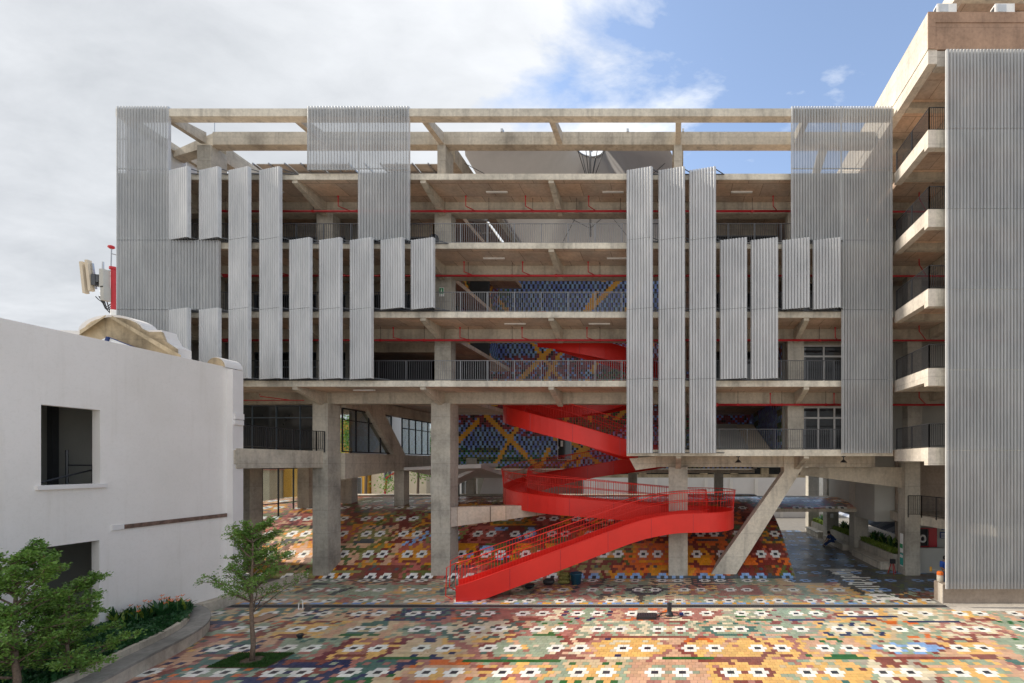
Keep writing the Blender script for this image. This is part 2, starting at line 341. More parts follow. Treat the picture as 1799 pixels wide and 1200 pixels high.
def tile_colors(col, row, half, theme, eye='white'):
    """col,row int arrays; pattern of eye pairs inside mirrored woven motifs"""
    c = col+half
    k = np.floor((row+4)/9).astype(int); dy = row-9*k
    m = np.round((c-5.5*k-2)/11).astype(int); fc = 11*m+5.5*k+2; dx = c-fc; ax = np.abs(dx)
    h = (k*7919+m*104729+13) & 0xffff
    def pick(a, salt):
        ids = np.array([PI[t] for t in a]); return ids[((h*(salt*2+1)*2654435761) >> 13) % len(ids)]
    out_ = np.zeros(len(c), int); th = theme
    A = np.zeros(len(c), int); Bc = A.copy(); C = A.copy(); D = A.copy()
    for name in THEMES:
        s = th == name
        if not s.any(): continue
        for arr, salt in ((A, 1), (Bc, 2), (C, 3), (D, 4)): arr[s] = pick(THEMES[name], salt)[s]
    typ = ((h*40503) >> 5) % 6
    acc = ['gmaroon', 'navy', 'green', 'teal', 'orange', 'grose', 'gmaroon', 'gmaroon']
    s = (theme == 'ground') | (theme == 'left'); D[s] = pick(acc, 5)[s]
    s = (theme == 'mound') | (theme == 'moundr'); D[s] = pick(['maroon', 'black', 'maroon', 'slate', 'green2', 'ochre'], 5)[s]
    out_[:] = A
    r = rng.random(len(c))
    d1 = ax+np.abs(dy)*1.15
    out_ = np.where((typ == 0) & (d1 > 4.6), Bc, out_)
    out_ = np.where((typ == 1) & (np.maximum(ax*.8, np.abs(dy)) > 3.1), Bc, out_)
    out_ = np.where((typ == 2) & (np.mod(dy+40, 3) == 0), Bc, out_)
    out_ = np.where((typ == 3) & (np.abs(d1-5) < .8), C, out_)
    out_ = np.where((typ == 3) & (d1 > 5.8), Bc, out_)
    out_ = np.where((typ == 4) & (ax > 3.6), Bc, out_)
    out_ = np.where((typ == 4) & (np.abs(ax-3.4) < .6), C, out_)
    dia = np.mod(np.floor(d1+h % 3), 4) == 0
    out_ = np.where((h % 5 == 1) & dia, D, out_)
    out_ = np.where((typ == 5) & (np.mod(np.floor(ax+np.abs(dy)), 3) == 0), C, out_)
    # mouths and brows
    mouth = (dy == -3) & (ax <= 1.6+(h % 2)); out_ = np.where(mouth & (typ != 2), D, out_)
    mouth2 = (dy == -2) & (np.abs(ax-2) <= .6) & (h % 3 == 0); out_ = np.where(mouth2, D, out_)
    brow = (dy == 3) & (ax >= 1.4) & (ax <= 3.1) & (h % 2 == 0); out_ = np.where(brow, D, out_)
    out_ = np.where((h % 3 == 0) & (np.abs(dy) == 2) & (ax <= 3.6), C, out_)
    out_ = np.where((h % 4 == 1) & (np.abs(ax-4.6) <= .4) & (np.abs(dy) <= 2), D, out_)
    out_ = np.where((h % 2 == 0) & (np.abs(dy) == 4) & (ax <= 3.1), D, out_)
    out_ = np.where((h % 6 == 2) & (dy >= 2) & (np.mod(np.floor(ax), 2) == 0), C, out_)
    out_ = np.where((h % 7 == 3) & (dy <= -2) & (ax <= 2.6) & (np.mod(np.floor(ax+.5), 2) == 0), D, out_)
    out_ = np.where((h % 5 == 3) & (ax < .9) & (dy != 0), C, out_)
    # large diagonal bands woven across several faces
    bd = np.mod(c*.5+row*.55, 23); bd2 = np.mod(c*.5-row*.55+7, 31)
    vg = sample(NG1, (c+300)/17, (row+300)/17)
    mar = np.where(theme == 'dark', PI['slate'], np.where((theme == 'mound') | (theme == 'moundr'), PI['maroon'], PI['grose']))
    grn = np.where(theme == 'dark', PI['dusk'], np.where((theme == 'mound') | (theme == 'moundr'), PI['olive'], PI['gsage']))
    out_ = np.where((bd < 1.1) & (vg > .42), mar, out_); out_ = np.where((bd2 < 1.1) & (vg < .6), grn, out_)
    # rows of stray tiles
    stray = sample(NG2, (c+100)*.9, (row+100)*.9) > .86; out_ = np.where(stray, C, out_)
    out_ = np.where(r > .975, D, out_); out_ = np.where((r < .05), Bc, out_); out_ = np.where((r > .13) & (r < .18), C, out_); pr = (np.mod(np.floor(ax*1.0)*3+np.abs(dy)*5+h, 7) == 0); out_ = np.where(pr, C, out_)
    # eyes
    e = np.abs(ax-2)
    body = ((dy == 0) & (e <= 1.1)) | ((np.abs(dy) == 1) & (e <= .6)); pup = (dy == 0) & (e <= .1)
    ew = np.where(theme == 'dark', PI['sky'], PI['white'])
    if eye == 'mixed': ew = np.where((k == 0) & (m > -1), PI['sky'], ew)
    out_ = np.where(body, ew, out_); out_ = np.where(pup, PI['eye'], out_)
    return out_, (body & ~pup)
def tile_mesh(P00, P10, P11, P01, Nrm, idx, name, material, parent, thick=.014, kind=None, jitter=.15, gain=1.0):
    """box per tile: four top corner arrays, downward normal offset"""
    n = len(idx); top = np.stack([P00, P10, P11, P01], 1); bot = top-Nrm[:, None, :]*thick
    v = np.concatenate([top, bot], 1).reshape(-1, 3)
    base = (np.arange(n)*8)[:, None]
    fs = np.array([[0, 1, 2, 3], [1, 0, 4, 5], [2, 1, 5, 6], [3, 2, 6, 7], [0, 3, 7, 4]])
    f = (base[:, None, :]+fs[None]).reshape(-1)
    me = bpy.data.meshes.new(name); me.vertices.add(n*8); me.vertices.foreach_set('co', v.astype(np.float32).ravel())
    nf = n*5; me.loops.add(nf*4); me.loops.foreach_set('vertex_index', f.astype(np.int32)); me.polygons.add(nf)
    me.polygons.foreach_set('loop_start', np.arange(0, nf*4, 4, dtype=np.int32)); me.update(calc_edges=True); me.polygons.foreach_set('use_smooth', np.zeros(nf, bool))
    ca = me.attributes.new('tint', 'FLOAT_COLOR', 'POINT')
    col = PA[idx]*gain*(1+(rng.random((n, 1))-.5)*2*jitter)*(1+(rng.random((n, 3))-.5)*.07)
    col = np.clip(col, 0, .85)
    c4 = np.concatenate([np.repeat(col, 8, 0), np.ones((n*8, 1))], 1); ca.data.foreach_set('color', c4.astype(np.float32).ravel())
    me.materials.append(material)
    return place(name, me, parent, kind)
# white letter tiles, laid across the paving, read from the side (start x, end x, y in the photo's pixels / 10)
LET = [(205, 100, 640), (235, 215, 760), (220, 395, 470), (262, 250, 570), (287, 245, 560), (275, 250, 320), (315, 350, 600), (332, 360, 420), (332, 600, 670), (348, 410, 860), (378, 400, 730), (378, 790, 860),
       (403, 760, 830), (430, 500, 980), (447, 500, 570), (447, 820, 910), (475, 550, 900), (495, 600, 690), (495, 890, 960), (512, 650, 1040), (550, 680, 1040), (572, 960, 1080), (592, 880, 930), (592, 1040, 1110),
       (632, 800, 1180), (632, 1240, 1330), (665, 860, 1240), (690, 950, 1030), (690, 1240, 1310), (717, 1010, 1420)]
letter_cells = []
for yy, a, b in LET:
    Z = F*CAMH/(980+yy/10-PY); letter_cells.append((Z, (1440+a/10-PX)*Z/F, (1440+b/10-PX)*Z/F))
GROW0 = 14.86                    # an eye row's depth
GCOL0 = -5.2+.0
def ground_theme(X, Z):
    j = (sample(NG3, (X+50)/2.2, Z/1.6)-.5)*3
    t = np.full(len(X), 'ground', dtype=object)
    t[(X+j < -8+(Z-14)*.25)] = 'left'
    t[(Z > 21.9)] = 'near'
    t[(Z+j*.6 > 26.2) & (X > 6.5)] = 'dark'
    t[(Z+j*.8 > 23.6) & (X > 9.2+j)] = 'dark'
    return t
pav = B(-33, 22, 10.5, 60, -.028, -.012).build('paving', M_GROUT); tag(pav, kind='structure')
rows = np.arange(int((11.2-GROW0)/TQ), int((47-GROW0)/TQ)); cols = np.arange(-130, 110)
CC, RR = np.meshgrid(cols, rows); CC = CC.ravel(); RR = RR.ravel(); half = np.where(np.mod(RR, 2) == 0, 0, .5)
X = GCOL0+(CC+half)*TP; Z = GROW0+RR*TQ
keep = (X > -21.5) & (X < 17.5) & ~((Z > 27.1) & (X < 6.9)) & ~((Z > 30) & (X > 13.2)) & (np.abs(Z-21.78) > .25)
keep &= ~((np.abs(X+13.66-.0) < .95+0) & (np.abs(Z-15.75) < .62))          # tree pit
keep &= ~((X > 12.2) & (Z > 21.2)) | ((X > 12.2) & (Z > 22.9) & (Z < 30))
px_ = PX+X*F/Z; keep &= (px_ > -120) & (px_ < 1930)
def bed_edge(Zv):
    return np.interp(Zv, [10, 13, 15, 16.5, 18, 19.4, 20.6, 20.61, 30], [-15.0, -15.55, -16.25, -16.65, -17.25, -18.4, -19.9, -19.9, -19.9])
keep &= X > bed_edge(Z)-.15
X, Z, CC, RR, half = X[keep], Z[keep], CC[keep], RR[keep], half[keep]
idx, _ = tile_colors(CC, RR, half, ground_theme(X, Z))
for (lz, a, b) in letter_cells:
    s = (np.abs(Z-lz) < TQ*.52) & (X > a-.02) & (X < b+.02) & (Z > 22.2); idx[s] = PI['white']
# the short blue and ochre border by the drain
s = (np.abs(Z-22.25) < .15); idx[s] = np.where(rng.random(s.sum()) > .6, PI['sky'], np.where(rng.random(s.sum()) > .5, PI['yellow'], PI['grey']))
g = .004; hx, hz = TP/2-g, TQ/2-g
def corners(X, Z, zt):
    n = len(X); J = (rng.random((n, 4))-.5)*.0012
    def c(sx, sz, k): return np.stack([X+sx*hx, Z+sz*hz, np.full(n, zt)+J[:, k]], 1)
    return c(-1, -1, 0), c(1, -1, 1), c(1, 1, 2), c(-1, 1, 3)
free = (idx != PI['white']) & (idx != PI['eye'])
def patch(cx0, cz0, rx0, rz0, a, b=None):
    s = free & (np.abs(X-cx0)/rx0+np.abs(Z-cz0)/rz0*.55 < 1) & (np.abs(Z-cz0) < rz0) & (rng.random(len(X)) > .22); idx[s] = PI[a]
    if b:
        s = free & (np.abs(np.abs(X-cx0)/rx0+np.abs(Z-cz0)/rz0*.55-1.08) < .09) & (np.abs(Z-cz0) < rz0*1.3) & (rng.random(len(X)) > .15); idx[s] = PI[b]
patch(8.2, 16.85, 1.35, .5, 'sky', 'gmaroon'); patch(1.9, 16.85, 1.7, 1.0, 'gyellow', 'gmaroon'); patch(-1.55, 16.85, 1.7, .9, 'gyellow', 'grose'); patch(-5.0, 17.0, 1.6, 1.0, 'gsage', 'gmaroon')
patch(4.9, 14.9, 1.5, .8, 'gyellow', 'gsage'); patch(-7.4, 18.8, 1.5, .9, 'cream', 'teal'); patch(5.5, 20.7, 1.4, .8, 'gsage', 'gmaroon')
for x0, x1, z0, c_ in ((7.0, 9.4, 20.35, 'navy'), (9.6, 11.8, 19.7, 'navy'), (4.8, 6.2, 19.9, 'navy'), (-6.8, -3.6, 15.75, 'green'), (-9.6, -8.0, 15.95, 'green'), (-3.0, .2, 18.0, 'gmaroon'), (.9, 3.2, 15.9, 'gmaroon'), (6.8, 9.6, 15.85, 'gmaroon'), (-.3, 1.5, 15.95, 'green')):
    s = free & (X > x0) & (X < x1) & (np.abs(Z-z0) < .11); idx[s] = PI[c_]
# the 300 that show largest are tiles of their own
app = (1/Z**3)*((px_[keep] > 0) & (px_[keep] < 1799) & (PY+F*CAMH/Z < 1206))
big = np.argsort(-app)[:300]; isbig = np.zeros(len(X), bool); isbig[big] = True
r0 = ~isbig
c4 = corners(X[r0], Z[r0], 0.0); up = np.tile([0, 0, 1.0], (r0.sum(), 1))
tile_mesh(*c4, up, idx[r0], 'paving_tiles', M_TILE, pav, kind='stuff')
tmesh = {}
for i in big:
    key = (int(idx[i]), random.randrange(3))
    if key not in tmesh:
        c4 = corners(np.array([0.]), np.array([0.]), 0.0)
        o = tile_mesh(*c4, np.array([[0, 0, 1.0]]), np.array([idx[i]]), 'tile', M_TILE, pav); tmesh[key] = o.data
    else: o = place('tile', tmesh[key], pav)
    o.location = (X[i], Z[i], random.uniform(-.0008, .0008))
# drain channel
dr = empty('drain_channel', (0, 21.78, 0), 'long black slot drain crossing the tiled plaza from side to side', 'drain')
B(-19.9, 12.75, 21.66, 21.90, -.02, -.004).build('channel', M_BLACK, dr)
B(-19.9, 12.75, 21.64, 21.67, -.02, .006).build('edge_bar', M_BLACK, dr); B(-19.9, 12.75, 21.89, 21.92, -.02, .006).build('edge_bar', M_BLACK, dr)
bars = MB()
for i in range(330): bars.box(-19.8+i*.0985, -19.78+i*.0985, 21.67, 21.89, -.004, .003)
bars.build('grating', M_RAIL, dr, kind='stuff')
# pale strip at the foot of the right screen
B(12.4, 22, 21.05, 23.0, -.011, .004).build('concrete_apron', M_GROUND, kind='structure')

# ------------------------------------------------------------------ tiled mound
PROF = [(27.0, 0), (28.69, .975), (30.38, 1.95), (32.17, 2.71), (34.03, 3.28), (35.95, 3.62), (37.9, 3.74), (41.0, 3.78)]
fine = []
for i in range(len(PROF)-1):
    p0 = PROF[max(i-1, 0)]; p1 = PROF[i]; p2 = PROF[i+1]; p3 = PROF[min(i+2, len(PROF)-1)]
    for q in range(8):
        t = q/8
        def cr_(a, b, c, d): return .5*((2*b)+(-a+c)*t+(2*a-5*b+4*c-d)*t*t+(-a+3*b-3*c+d)*t**3)
        fine.append((cr_(p0[0], p1[0], p2[0], p3[0]), cr_(p0[1], p1[1], p2[1], p3[1])))
fine.append(PROF[-1]); fine[0] = (27.0, 0); FP = np.array(fine); FS = np.concatenate([[0], np.cumsum(np.hypot(*np.diff(FP, axis=0).T))])
def mpt(s): return np.interp(s, FS, FP[:, 0]), np.interp(s, FS, FP[:, 1])
MX0, MX1 = -30.5, 6.95
mb = MB(); pts = [(p[0], max(p[1]-.03, -.3)) for p in fine]+[(41, -.3), (27.0, -.3)]
mb.prism([(MX0, a, b) for a, b in pts], (MX1-MX0, 0, 0))
mound = mb.build('mound', M_GROUT); tag(mound, kind='structure')
rows = np.arange(0, int(FS[-1]/TQ)-8); cols = np.arange(-130, 70)
CC, RR = np.meshgrid(cols, rows); CC = CC.ravel(); RR = RR.ravel(); half = np.where(np.mod(RR, 2) == 0, 0, .5)
X = GCOL0+(CC+half)*TP; s_ = (RR+.5)*TQ+.02; keep = (X > MX0+.1) & (X < MX1-.1)
X, CC, RR, half, s_ = X[keep], CC[keep], RR[keep], half[keep], s_[keep]
th = np.where(X+(sample(NG3, X+60, s_*1.1)-.5)*3 > -3, 'moundr', 'mound').astype(object)
idx, isb = tile_colors(CC, RR, half, th, 'mixed')
bl = (sample(NG2, (X+40)*1.0, s_*1.1+3) > .72) & (np.abs(X+11.2) < 2.6) & (s_ > .8) & (s_ < 5) & ~isb & (idx != PI['eye'])
idx = np.where(bl, np.where(rng.random(len(idx)) > .4, PI['sky'], PI['slate']), idx)
bl = (np.abs((X+15.6)-(s_-3.6)*.9) < .55) & (s_ > 2.8) & (s_ < 5.2) & ~isb & (idx != PI['eye']) & (np.mod(CC+RR, 2) == 0)
idx = np.where(bl, PI['sky'], idx)
bl = (RR == 0) & (X > -1.5); idx = np.where(bl & (idx != PI['sky']), PI['slate'], idx)
def mc(sx, sz):
    a, b = mpt(s_+sz*hz); return np.stack([X+sx*hx, a, b], 1)
a, b = mpt(s_+.05); a2, b2 = mpt(s_-.05); tn = np.stack([np.zeros(len(a)), -(b-b2), (a-a2)], 1); tn /= np.linalg.norm(tn, axis=1)[:, None]
tile_mesh(mc(-1, -1), mc(1, -1), mc(1, 1), mc(-1, 1), tn, idx, 'mound_tiles', M_TILE, mound, thick=.03, kind='stuff', gain=1.25)
B(MX0, MX1, 39.6, 41.0, 3.765, 3.86).build('crest_kerb', M_CON, mound)

# ------------------------------------------------------------------ main building
main = empty('concrete_building', (-8, 26, 0), 'wide bare concrete building with open galleries, corrugated screens and red pipes behind the plaza', 'building')
XL, XR = -28.7, 11.55
SF, SB = 25.3, 28.45
# gallery slabs
for lv in (3, 4, 5, 6):
    z = LV[lv]
    B(XL, XR, SF, SB, z-.29, z-.004).build('gallery_slab', M_CEIL, main)
    B(XL, XR, SF-.06, SF-.002, z-.31, z).build('slab_edge', M_FAS, main)
z = LV[2]
B(-2.35, XR, SF, SB, z-.29, z-.004).build('gallery_slab', M_CEIL, main); B(-2.35, XR, SF-.06, SF-.002, z-.33, z).build('slab_edge', M_FAS, main)
# deep slabs (rooms) left and right of the atrium
for lv in (3, 4, 5):
    z = LV[lv]
    B(XL, -13.4, SB, 40, z-.28, z-.006).build('room_slab', M_CEIL, main)
    B(.2, XR, SB, 40, z-.28, z-.006).build('room_slab', M_CEIL, main)
B(XL, -12.7, SB, 41, LV[6]-.28, LV[6]-.006).build('roof_slab', M_CEIL, main); B(.36, XR, SB, 41, LV[6]-.28, LV[6]-.006).build('roof_slab', M_CEIL, main)
B(2.2, XR, SB, 41.6, LV[2]-.28, LV[2]-.006).build('room_slab', M_CEIL, main)
# longitudinal beams at the column line
for lv in (3, 4, 5, 6):
    z = LV[lv]; B(XL, XR, 27.45, 28.1, z-.92, z-.292).build('edge_beam', M_CON, main)
B(-1.9, XR, 27.45, 28.1, LV[2]-.92, LV[2]-.292).build('edge_beam', M_CON, main)
# tapered brackets under each slab
for lv in (2, 3, 4, 5, 6):
    z = LV[lv]-.292
    for gx in GRID[:-1]:
        if lv == 2 and gx < 0: continue
        w = .14
        MB().prism([(gx-w, SF-.01, z), (gx-w, SF-.01, z-.16), (gx-w, 27.448, z-.80), (gx-w, 27.448, z)], (2*w, 0, 0)).build('bracket', M_CON, main)
# columns
def column(x0, x1, y0, y1, z0, z1, m=None): B(x0, x1, y0, y1, z0, z1).build('column', m or M_COL, main)
z3 = LV[3]-.92
column(-20.19, -19.33, 27.2, 28.25, -.3, z3); column(-13.53, -12.46, 27.2, 28.25, -.3, z3)
column(-.17, .9, 27.2, 28.25, -.3, LV[2]-.92); column(13.4, 14.26, 27.75, 28.65, -.3, LV[2]-.3)
column(-24.9, -23.94, 27.45, 28.3, -.3, LV[2]-.35)
for lo, hi in ((3, 4), (4, 5), (5, 6)):
    for gx in GRID[:-1]:
        if gx == -6.3: continue
        column(gx-.46, gx+.46, 27.47, 28.08, LV[lo]-.003, LV[hi]-.92)
for gx in (.36, 7.05): column(gx-.46, gx+.46, 27.47, 28.08, LV[2]-.003, LV[3]-.92)
for gx in (-26.4, -13.0, .36): 
    w = .4 if gx < -20 else .23; column(gx-w, gx+w, 27.32, 28.3, LV[6], 24.418)
for gx in (-19.7, 7.05): pass
# leaning column on the right and its head
MB().hexa([(*P(1245, 1015, 27.3)[:1], 27.3, 0), (*P(1290, 1015, 27.3)[:1], 27.3, 0), (3.55, 28.2, 0), (2.1, 28.2, 0),
           (6.35, 27.3, 5.95), (7.42, 27.3, 6.22), (7.42, 28.2, 6.22), (6.35, 28.2, 5.95)]).build('leaning_column', M_FAS, main)
MB().prism([(6.35, 27.3, 5.95), (7.42, 27.3, 6.22), (7.42, 27.3, LV[2]-.3), (6.35, 27.3, LV[2]-.3)], (0, .9, 0)).build('column_head', M_FAS, main)
# slanting beam soffits between columns under the second level (right)
MB().prism([(7.5, 28.2, 6.2), (7.5, 28.2, 5.75), (13.5, 28.2, 5.0), (13.5, 28.2, 6.2)], (0, .5, 0)).build('haunch_beam', M_CON, main)
# cantilever beam from the second column that carries the stair
MB().hexa([(-12.46, 27.3, 2.84), (-7.6, 29.2, 3.35), (-7.9, 29.9, 3.35), (-12.46, 28.1, 2.84), (-12.46, 27.3, 3.94), (-7.6, 29.2, 3.92), (-7.9, 29.9, 3.92), (-12.46, 28.1, 3.94)]).build('cantilever_beam', M_CEIL, main)
MB().hexa([(-2.0, 26.9, 6.05), (-.9, 27.4, 6.2), (-.9, 28.0, 6.2), (-2.0, 27.6, 6.05), (-2.35, 26.9, 6.7), (-.9, 27.4, 6.83), (-.9, 28.0, 6.83), (-2.35, 27.6, 6.7)]).build('landing_block', M_FAS, main)
# pergola: front beam, rear beam, cross beams, left frame
B(-28.75, 11.5, 25.02, 25.5, 24.38, 24.78).build('pergola_beam', M_FAS, main)
B(-25.9, 11.5, 27.3, 27.85, 24.42, 25.14).build('pergola_beam', M_CON, main)
MB().hexa([(-28.75, 27.9, 24.1), (-25.9, 27.35, 24.42), (-25.9, 27.8, 24.42), (-28.75, 28.5, 24.1), (-28.75, 27.9, 24.45), (-25.9, 27.35, 25.12), (-25.9, 27.8, 25.12), (-28.75, 28.5, 24.45)]).build('pergola_beam', M_CON, main)
for gx in GRID[:-1]: MB().hexa([(gx-.15, 25.5, 24.38), (gx+.15, 25.5, 24.38), (gx+.15, 27.3, 24.46), (gx-.15, 27.3, 24.46), (gx-.15, 25.5, 24.76), (gx+.15, 25.5, 24.76), (gx+.15, 27.3, 25.1), (gx-.15, 27.3, 25.1)]).build('cross_beam', M_CON, main)
B(-28.9, -28.6, 25.5, 41, 24.4, 24.8).build('pergola_beam', M_CON, main)
for k in range(14): B(-28.84, -28.80, 25.6+k*1.05, 25.6+k*1.05+1.0, LV[6]-.2, 24.38).build('side_panel', M_FRAMEP, main)
for gx in (-26.4, -13.0, .36): B(gx-.32, gx+.32, 28.32, 46.5, 24.05, 25.0).build('roof_beam', M_CON, main)
B(-26, 11.5, 46.5, 47, 23.8, 24.6).build('roof_beam', M_CON, main)
MB().hexa([(7.7, 27.6, 21.5), (8.0, 27.6, 21.5), (8.0, 28.0, 21.5), (7.7, 28.0, 21.5), (8.4, 27.6, 24.3), (8.9, 27.6, 24.3), (8.9, 28.0, 24.3), (8.4, 28.0, 24.3)]).build('prop', M_FAS, main)
# thin steel posts and lightning rods on the rear beam
for x in (883, 1103, 1200): 
    X0 = (x-PX)*27.4/F; MB().tube([(X0, 27.4, 24.6), (X0, 27.4, 25.2)], .035).box(X0-.06, X0+.06, 27.25, 27.5, 25.12, 25.3).build('cable_bracket', M_SILVER, main)
MB().tube([((377-PX)*27.6/F, 27.6, 24.9), ((377-PX)*27.6/F, 27.6, 26.2)], .02).build('lightning_rod', M_SILVER, main)
# fluorescent battens under the slabs
for lv, ys, xs in ((6, 338, (873, 1077, 1303, 480)), (5, 454.5, (868, 1085)), (4, 569.5, (905, 1053)), (3, 686, (640,)), (6, 338, (655,))):
    for x in xs:
        z = LV[lv]-.34; Zd = F*(z-CAMH)/(PY-ys) if ys else 26; X0 = (x-PX)*Zd/F
        if 25.5 < Zd < 27.4: B(X0-.58, X0+.58, Zd-.05, Zd+.05, z-.02, z+.045).build('ceiling_light', M_LAMP, main)
# red sprinkler pipes with branches
for lv, x0, x1, br_ in ((6, -26.3, 7.0, (430, 605, 825, 928, 1037, 1355, 385)), (5, -25.0, 9.4, (390, 500, 822, 923, 1036, 600)), (4, -25.0, 9.5, (388, 700, 815, 922, 1034, 1462, 600)), (3, 2.3, 9.5, (1350, 1460))):
    z = LV[lv]-1.04
    p = MB().tube([(x0, 27.0, z), (x1, 27.0, z)], .062, 10).build('sprinkler_pipe', M_PIPE, main, smooth=True)
    for bx in br_:
        X0 = (bx-PX)*27/F; MB().tube([(X0+.35, 27.0, z), (X0, 26.5, z+.02), (X0, 26.5, z+.55)], .028, 6).lathe((X0, 26.5, z+.5), [(.03, 0), (.05, .03), (.05, .07), (.02, .1)], 8).build('branch', M_PIPE, p)
    xx = x0+1.4
    while xx < x1:
        MB().tube([(xx, 27.0, z+.05), (xx, 27.0, LV[lv]-.29)], .012, 4).build('hanger', M_BLACK, p); 
        MB().tube([(xx-.06, 27.0, z), (xx+.06, 27.0, z)], .078, 8).build('coupling', M_PIPE, p); xx += 2.45
    MB().tube([(x0, 27, z), (x0+.3, 27, z)], .10, 10).build('end_fitting', M_PIPE, p)
p = MB().tube([(-24.6, 27.1, LV[3]-.78), (-20.6, 27.1, LV[3]-.78)], .03, 6).tube([(-21.3, 27.0, LV[3]-.78), (-22.3, 26.2, LV[3]-.68), (-22.3, 26.2, LV[3]-.55)], .025, 6).build('sprinkler_pipe', M_PIPE, main)
# railings
def railing(parent, pts, z, h=1.08, sp=.115, m=None, post=1.45):
    """pts: plan polyline; straight bars between two rails, posts with pickets"""
    m = m or M_RAIL
    top = MB().tube([(x, y, z+h) for x, y in pts], .022, 6).build('handrail', m, None)
    r = empty('railing', (pts[0][0], pts[0][1], z)); r.parent = parent; q = parent.location; r.location = Vector((pts[0][0], pts[0][1], z))-q
    def re(o): o.parent = r; o.location = -Vector((pts[0][0], pts[0][1], z))
    re(top); bt = MB().tube([(x, y, z+.09) for x, y in pts], .015, 6).build('bottom_rail', m, None); re(bt)
    b = MB(); ps = MB(); acc = 0; last = -9; lastp = -9
    for (xa, ya), (xb, yb) in zip(pts[:-1], pts[1:]):
        d = math.hypot(xb-xa, yb-ya); n = max(1, int(round(d/sp)))
        for i in range(n+1):
            t = i/n; x, y = xa+(xb-xa)*t, ya+(yb-ya)*t
            b.box(x-.009, x+.009, y-.009, y+.009, z+.09, z+h)
        npst = max(1, int(round(d/post)))
        for i in range(npst+1):
            t = i/npst; x, y = xa+(xb-xa)*t, ya+(yb-ya)*t; ps.box(x-.02, x+.02, y-.025, y+.025, z-.1, z+h)
    re(b.build('balusters', m, None, kind='stuff')); re(ps.build('posts', m, None, kind='stuff'))
M_RAILG = plain('pale_galvanised_railing', (.20, .205, .215), .45, .3)
for lv in (3, 4, 5):
    railing(main, [(-28.4, 25.42), (-12.5, 25.42)], LV[lv]); railing(main, [(-12.5, 25.42), (-1.2, 25.42)], LV[lv], m=M_RAILG); railing(main, [(-1.2, 25.42), (11.3, 25.42)], LV[lv])
railing(main, [(-1.9, 25.42), (11.3, 25.42)], LV[2])
railing(main, [(-12.4, 28.3), (.0, 28.3)], LV[5], m=M_RAILG)
railing(main, [(-28.5, 25.6), (-28.5, 40)], LV[5]); railing(main, [(-28.5, 25.6), (-28.5, 40)], LV[4]); railing(main, [(-28.5, 25.6), (-28.5, 40)], LV[3])
# black loudspeaker on the gallery rail
sp_ = empty('loudspeaker', (-12.55, 25.6, LV[5]), 'small black loudspeaker standing by the rail of the top gallery', 'speaker')
MB().box(-12.75, -12.40, 25.5, 25.8, LV[5]+.0, LV[5]+.5).build('cabinet', M_BLACK, sp_); MB().lathe((-12.575, 25.65, LV[5]+.5), [(.16, 0), (.17, .05), (.12, .11)], 12).build('top_dome', M_BLACK, sp_)
# glazed walls of the rooms
def glazing(parent, x0, x1, y, z0, z1, n, m, transom=None, glass=None, fw=.06, solid=0):
    w = MB().box(x0, x1, y-.04, y+.04, z0, z0+fw*1.3).box(x0, x1, y-.04, y+.04, z1-fw, z1)
    for i in range(n+1):
        x = x0+(x1-x0)*i/n; w.box(x-fw/2, x+fw/2, y-.045, y+.045, z0+fw*1.3, z1-fw)
    if transom: w.box(x0, x1, y-.035, y+.035, transom-fw/2, transom+fw/2)
    o = w.build('window', m, parent)
    for i in range(n):
        a, b = x0+(x1-x0)*i/n+fw/2, x0+(x1-x0)*(i+1)/n-fw/2
        B(a, b, y-.006+.012*(i % 2), y+.006+.012*(i % 2), z0+fw*1.3, z1-fw).build('pane', glass or M_GLASS, o)
for lv, m in ((3, M_BLUEGL), (4, M_BLUEGL), (5, M_GFRAME)):
    z = LV[lv]
    for a, b in ((-26.0, -20.3), (-19.2, -13.6)):
        if lv == 3 and a > -20: continue
        glazing(main, a, b, 30.2, z, z+2.62, 4, m, z+1.7 if lv != 5 else z+1.25)
    B(XL+.3, -26.0, 30.1, 30.3, z, z+3.3).build('room_wall', M_GREYWALL, main); B(-20.3, -19.2, 30.1, 30.3, z, z+3.3).build('room_wall', M_GREYWALL, main)
    B(XL+.3, -13.6, 30.12, 30.28, z+2.62, z+3.32).build('room_wall', M_CON, main)
for a, b, lv, m, n in ((2.3, 6.5, 5, M_GFRAME, 3), (2.3, 6.5, 4, M_BLACK, 4), (2.3, 6.5, 3, M_BLACK, 4), (7.5, 11.4, 5, M_GFRAME, 3), (7.5, 11.4, 4, M_BLACK, 3), (7.65, 11.4, 3, M_WFRAME, 3), (7.65, 11.4, 2, M_WFRAME, 4)):
    y = 30.0 if a < 7 else 28.35
    glazing(main, a, b, y, LV[lv], LV[lv]+2.62, n, m, LV[lv]+1.95, fw=.10 if m is M_WFRAME else .06)
    B(a-.3, b, y-.05, y+.1, LV[lv]+2.62, LV[lv]+3.32).build('room_wall', M_CON, main)
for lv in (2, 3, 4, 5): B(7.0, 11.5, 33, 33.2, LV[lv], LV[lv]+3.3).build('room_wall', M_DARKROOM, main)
for lv in (3, 4, 5): B(2.2, 6.6, 33, 33.2, LV[lv], LV[lv]+3.3).build('room_wall', M_DARKROOM, main); B(XL+.2, -13.6, 36, 36.2, LV[lv], LV[lv]+3.3).build('room_wall', M_DARKROOM, main)
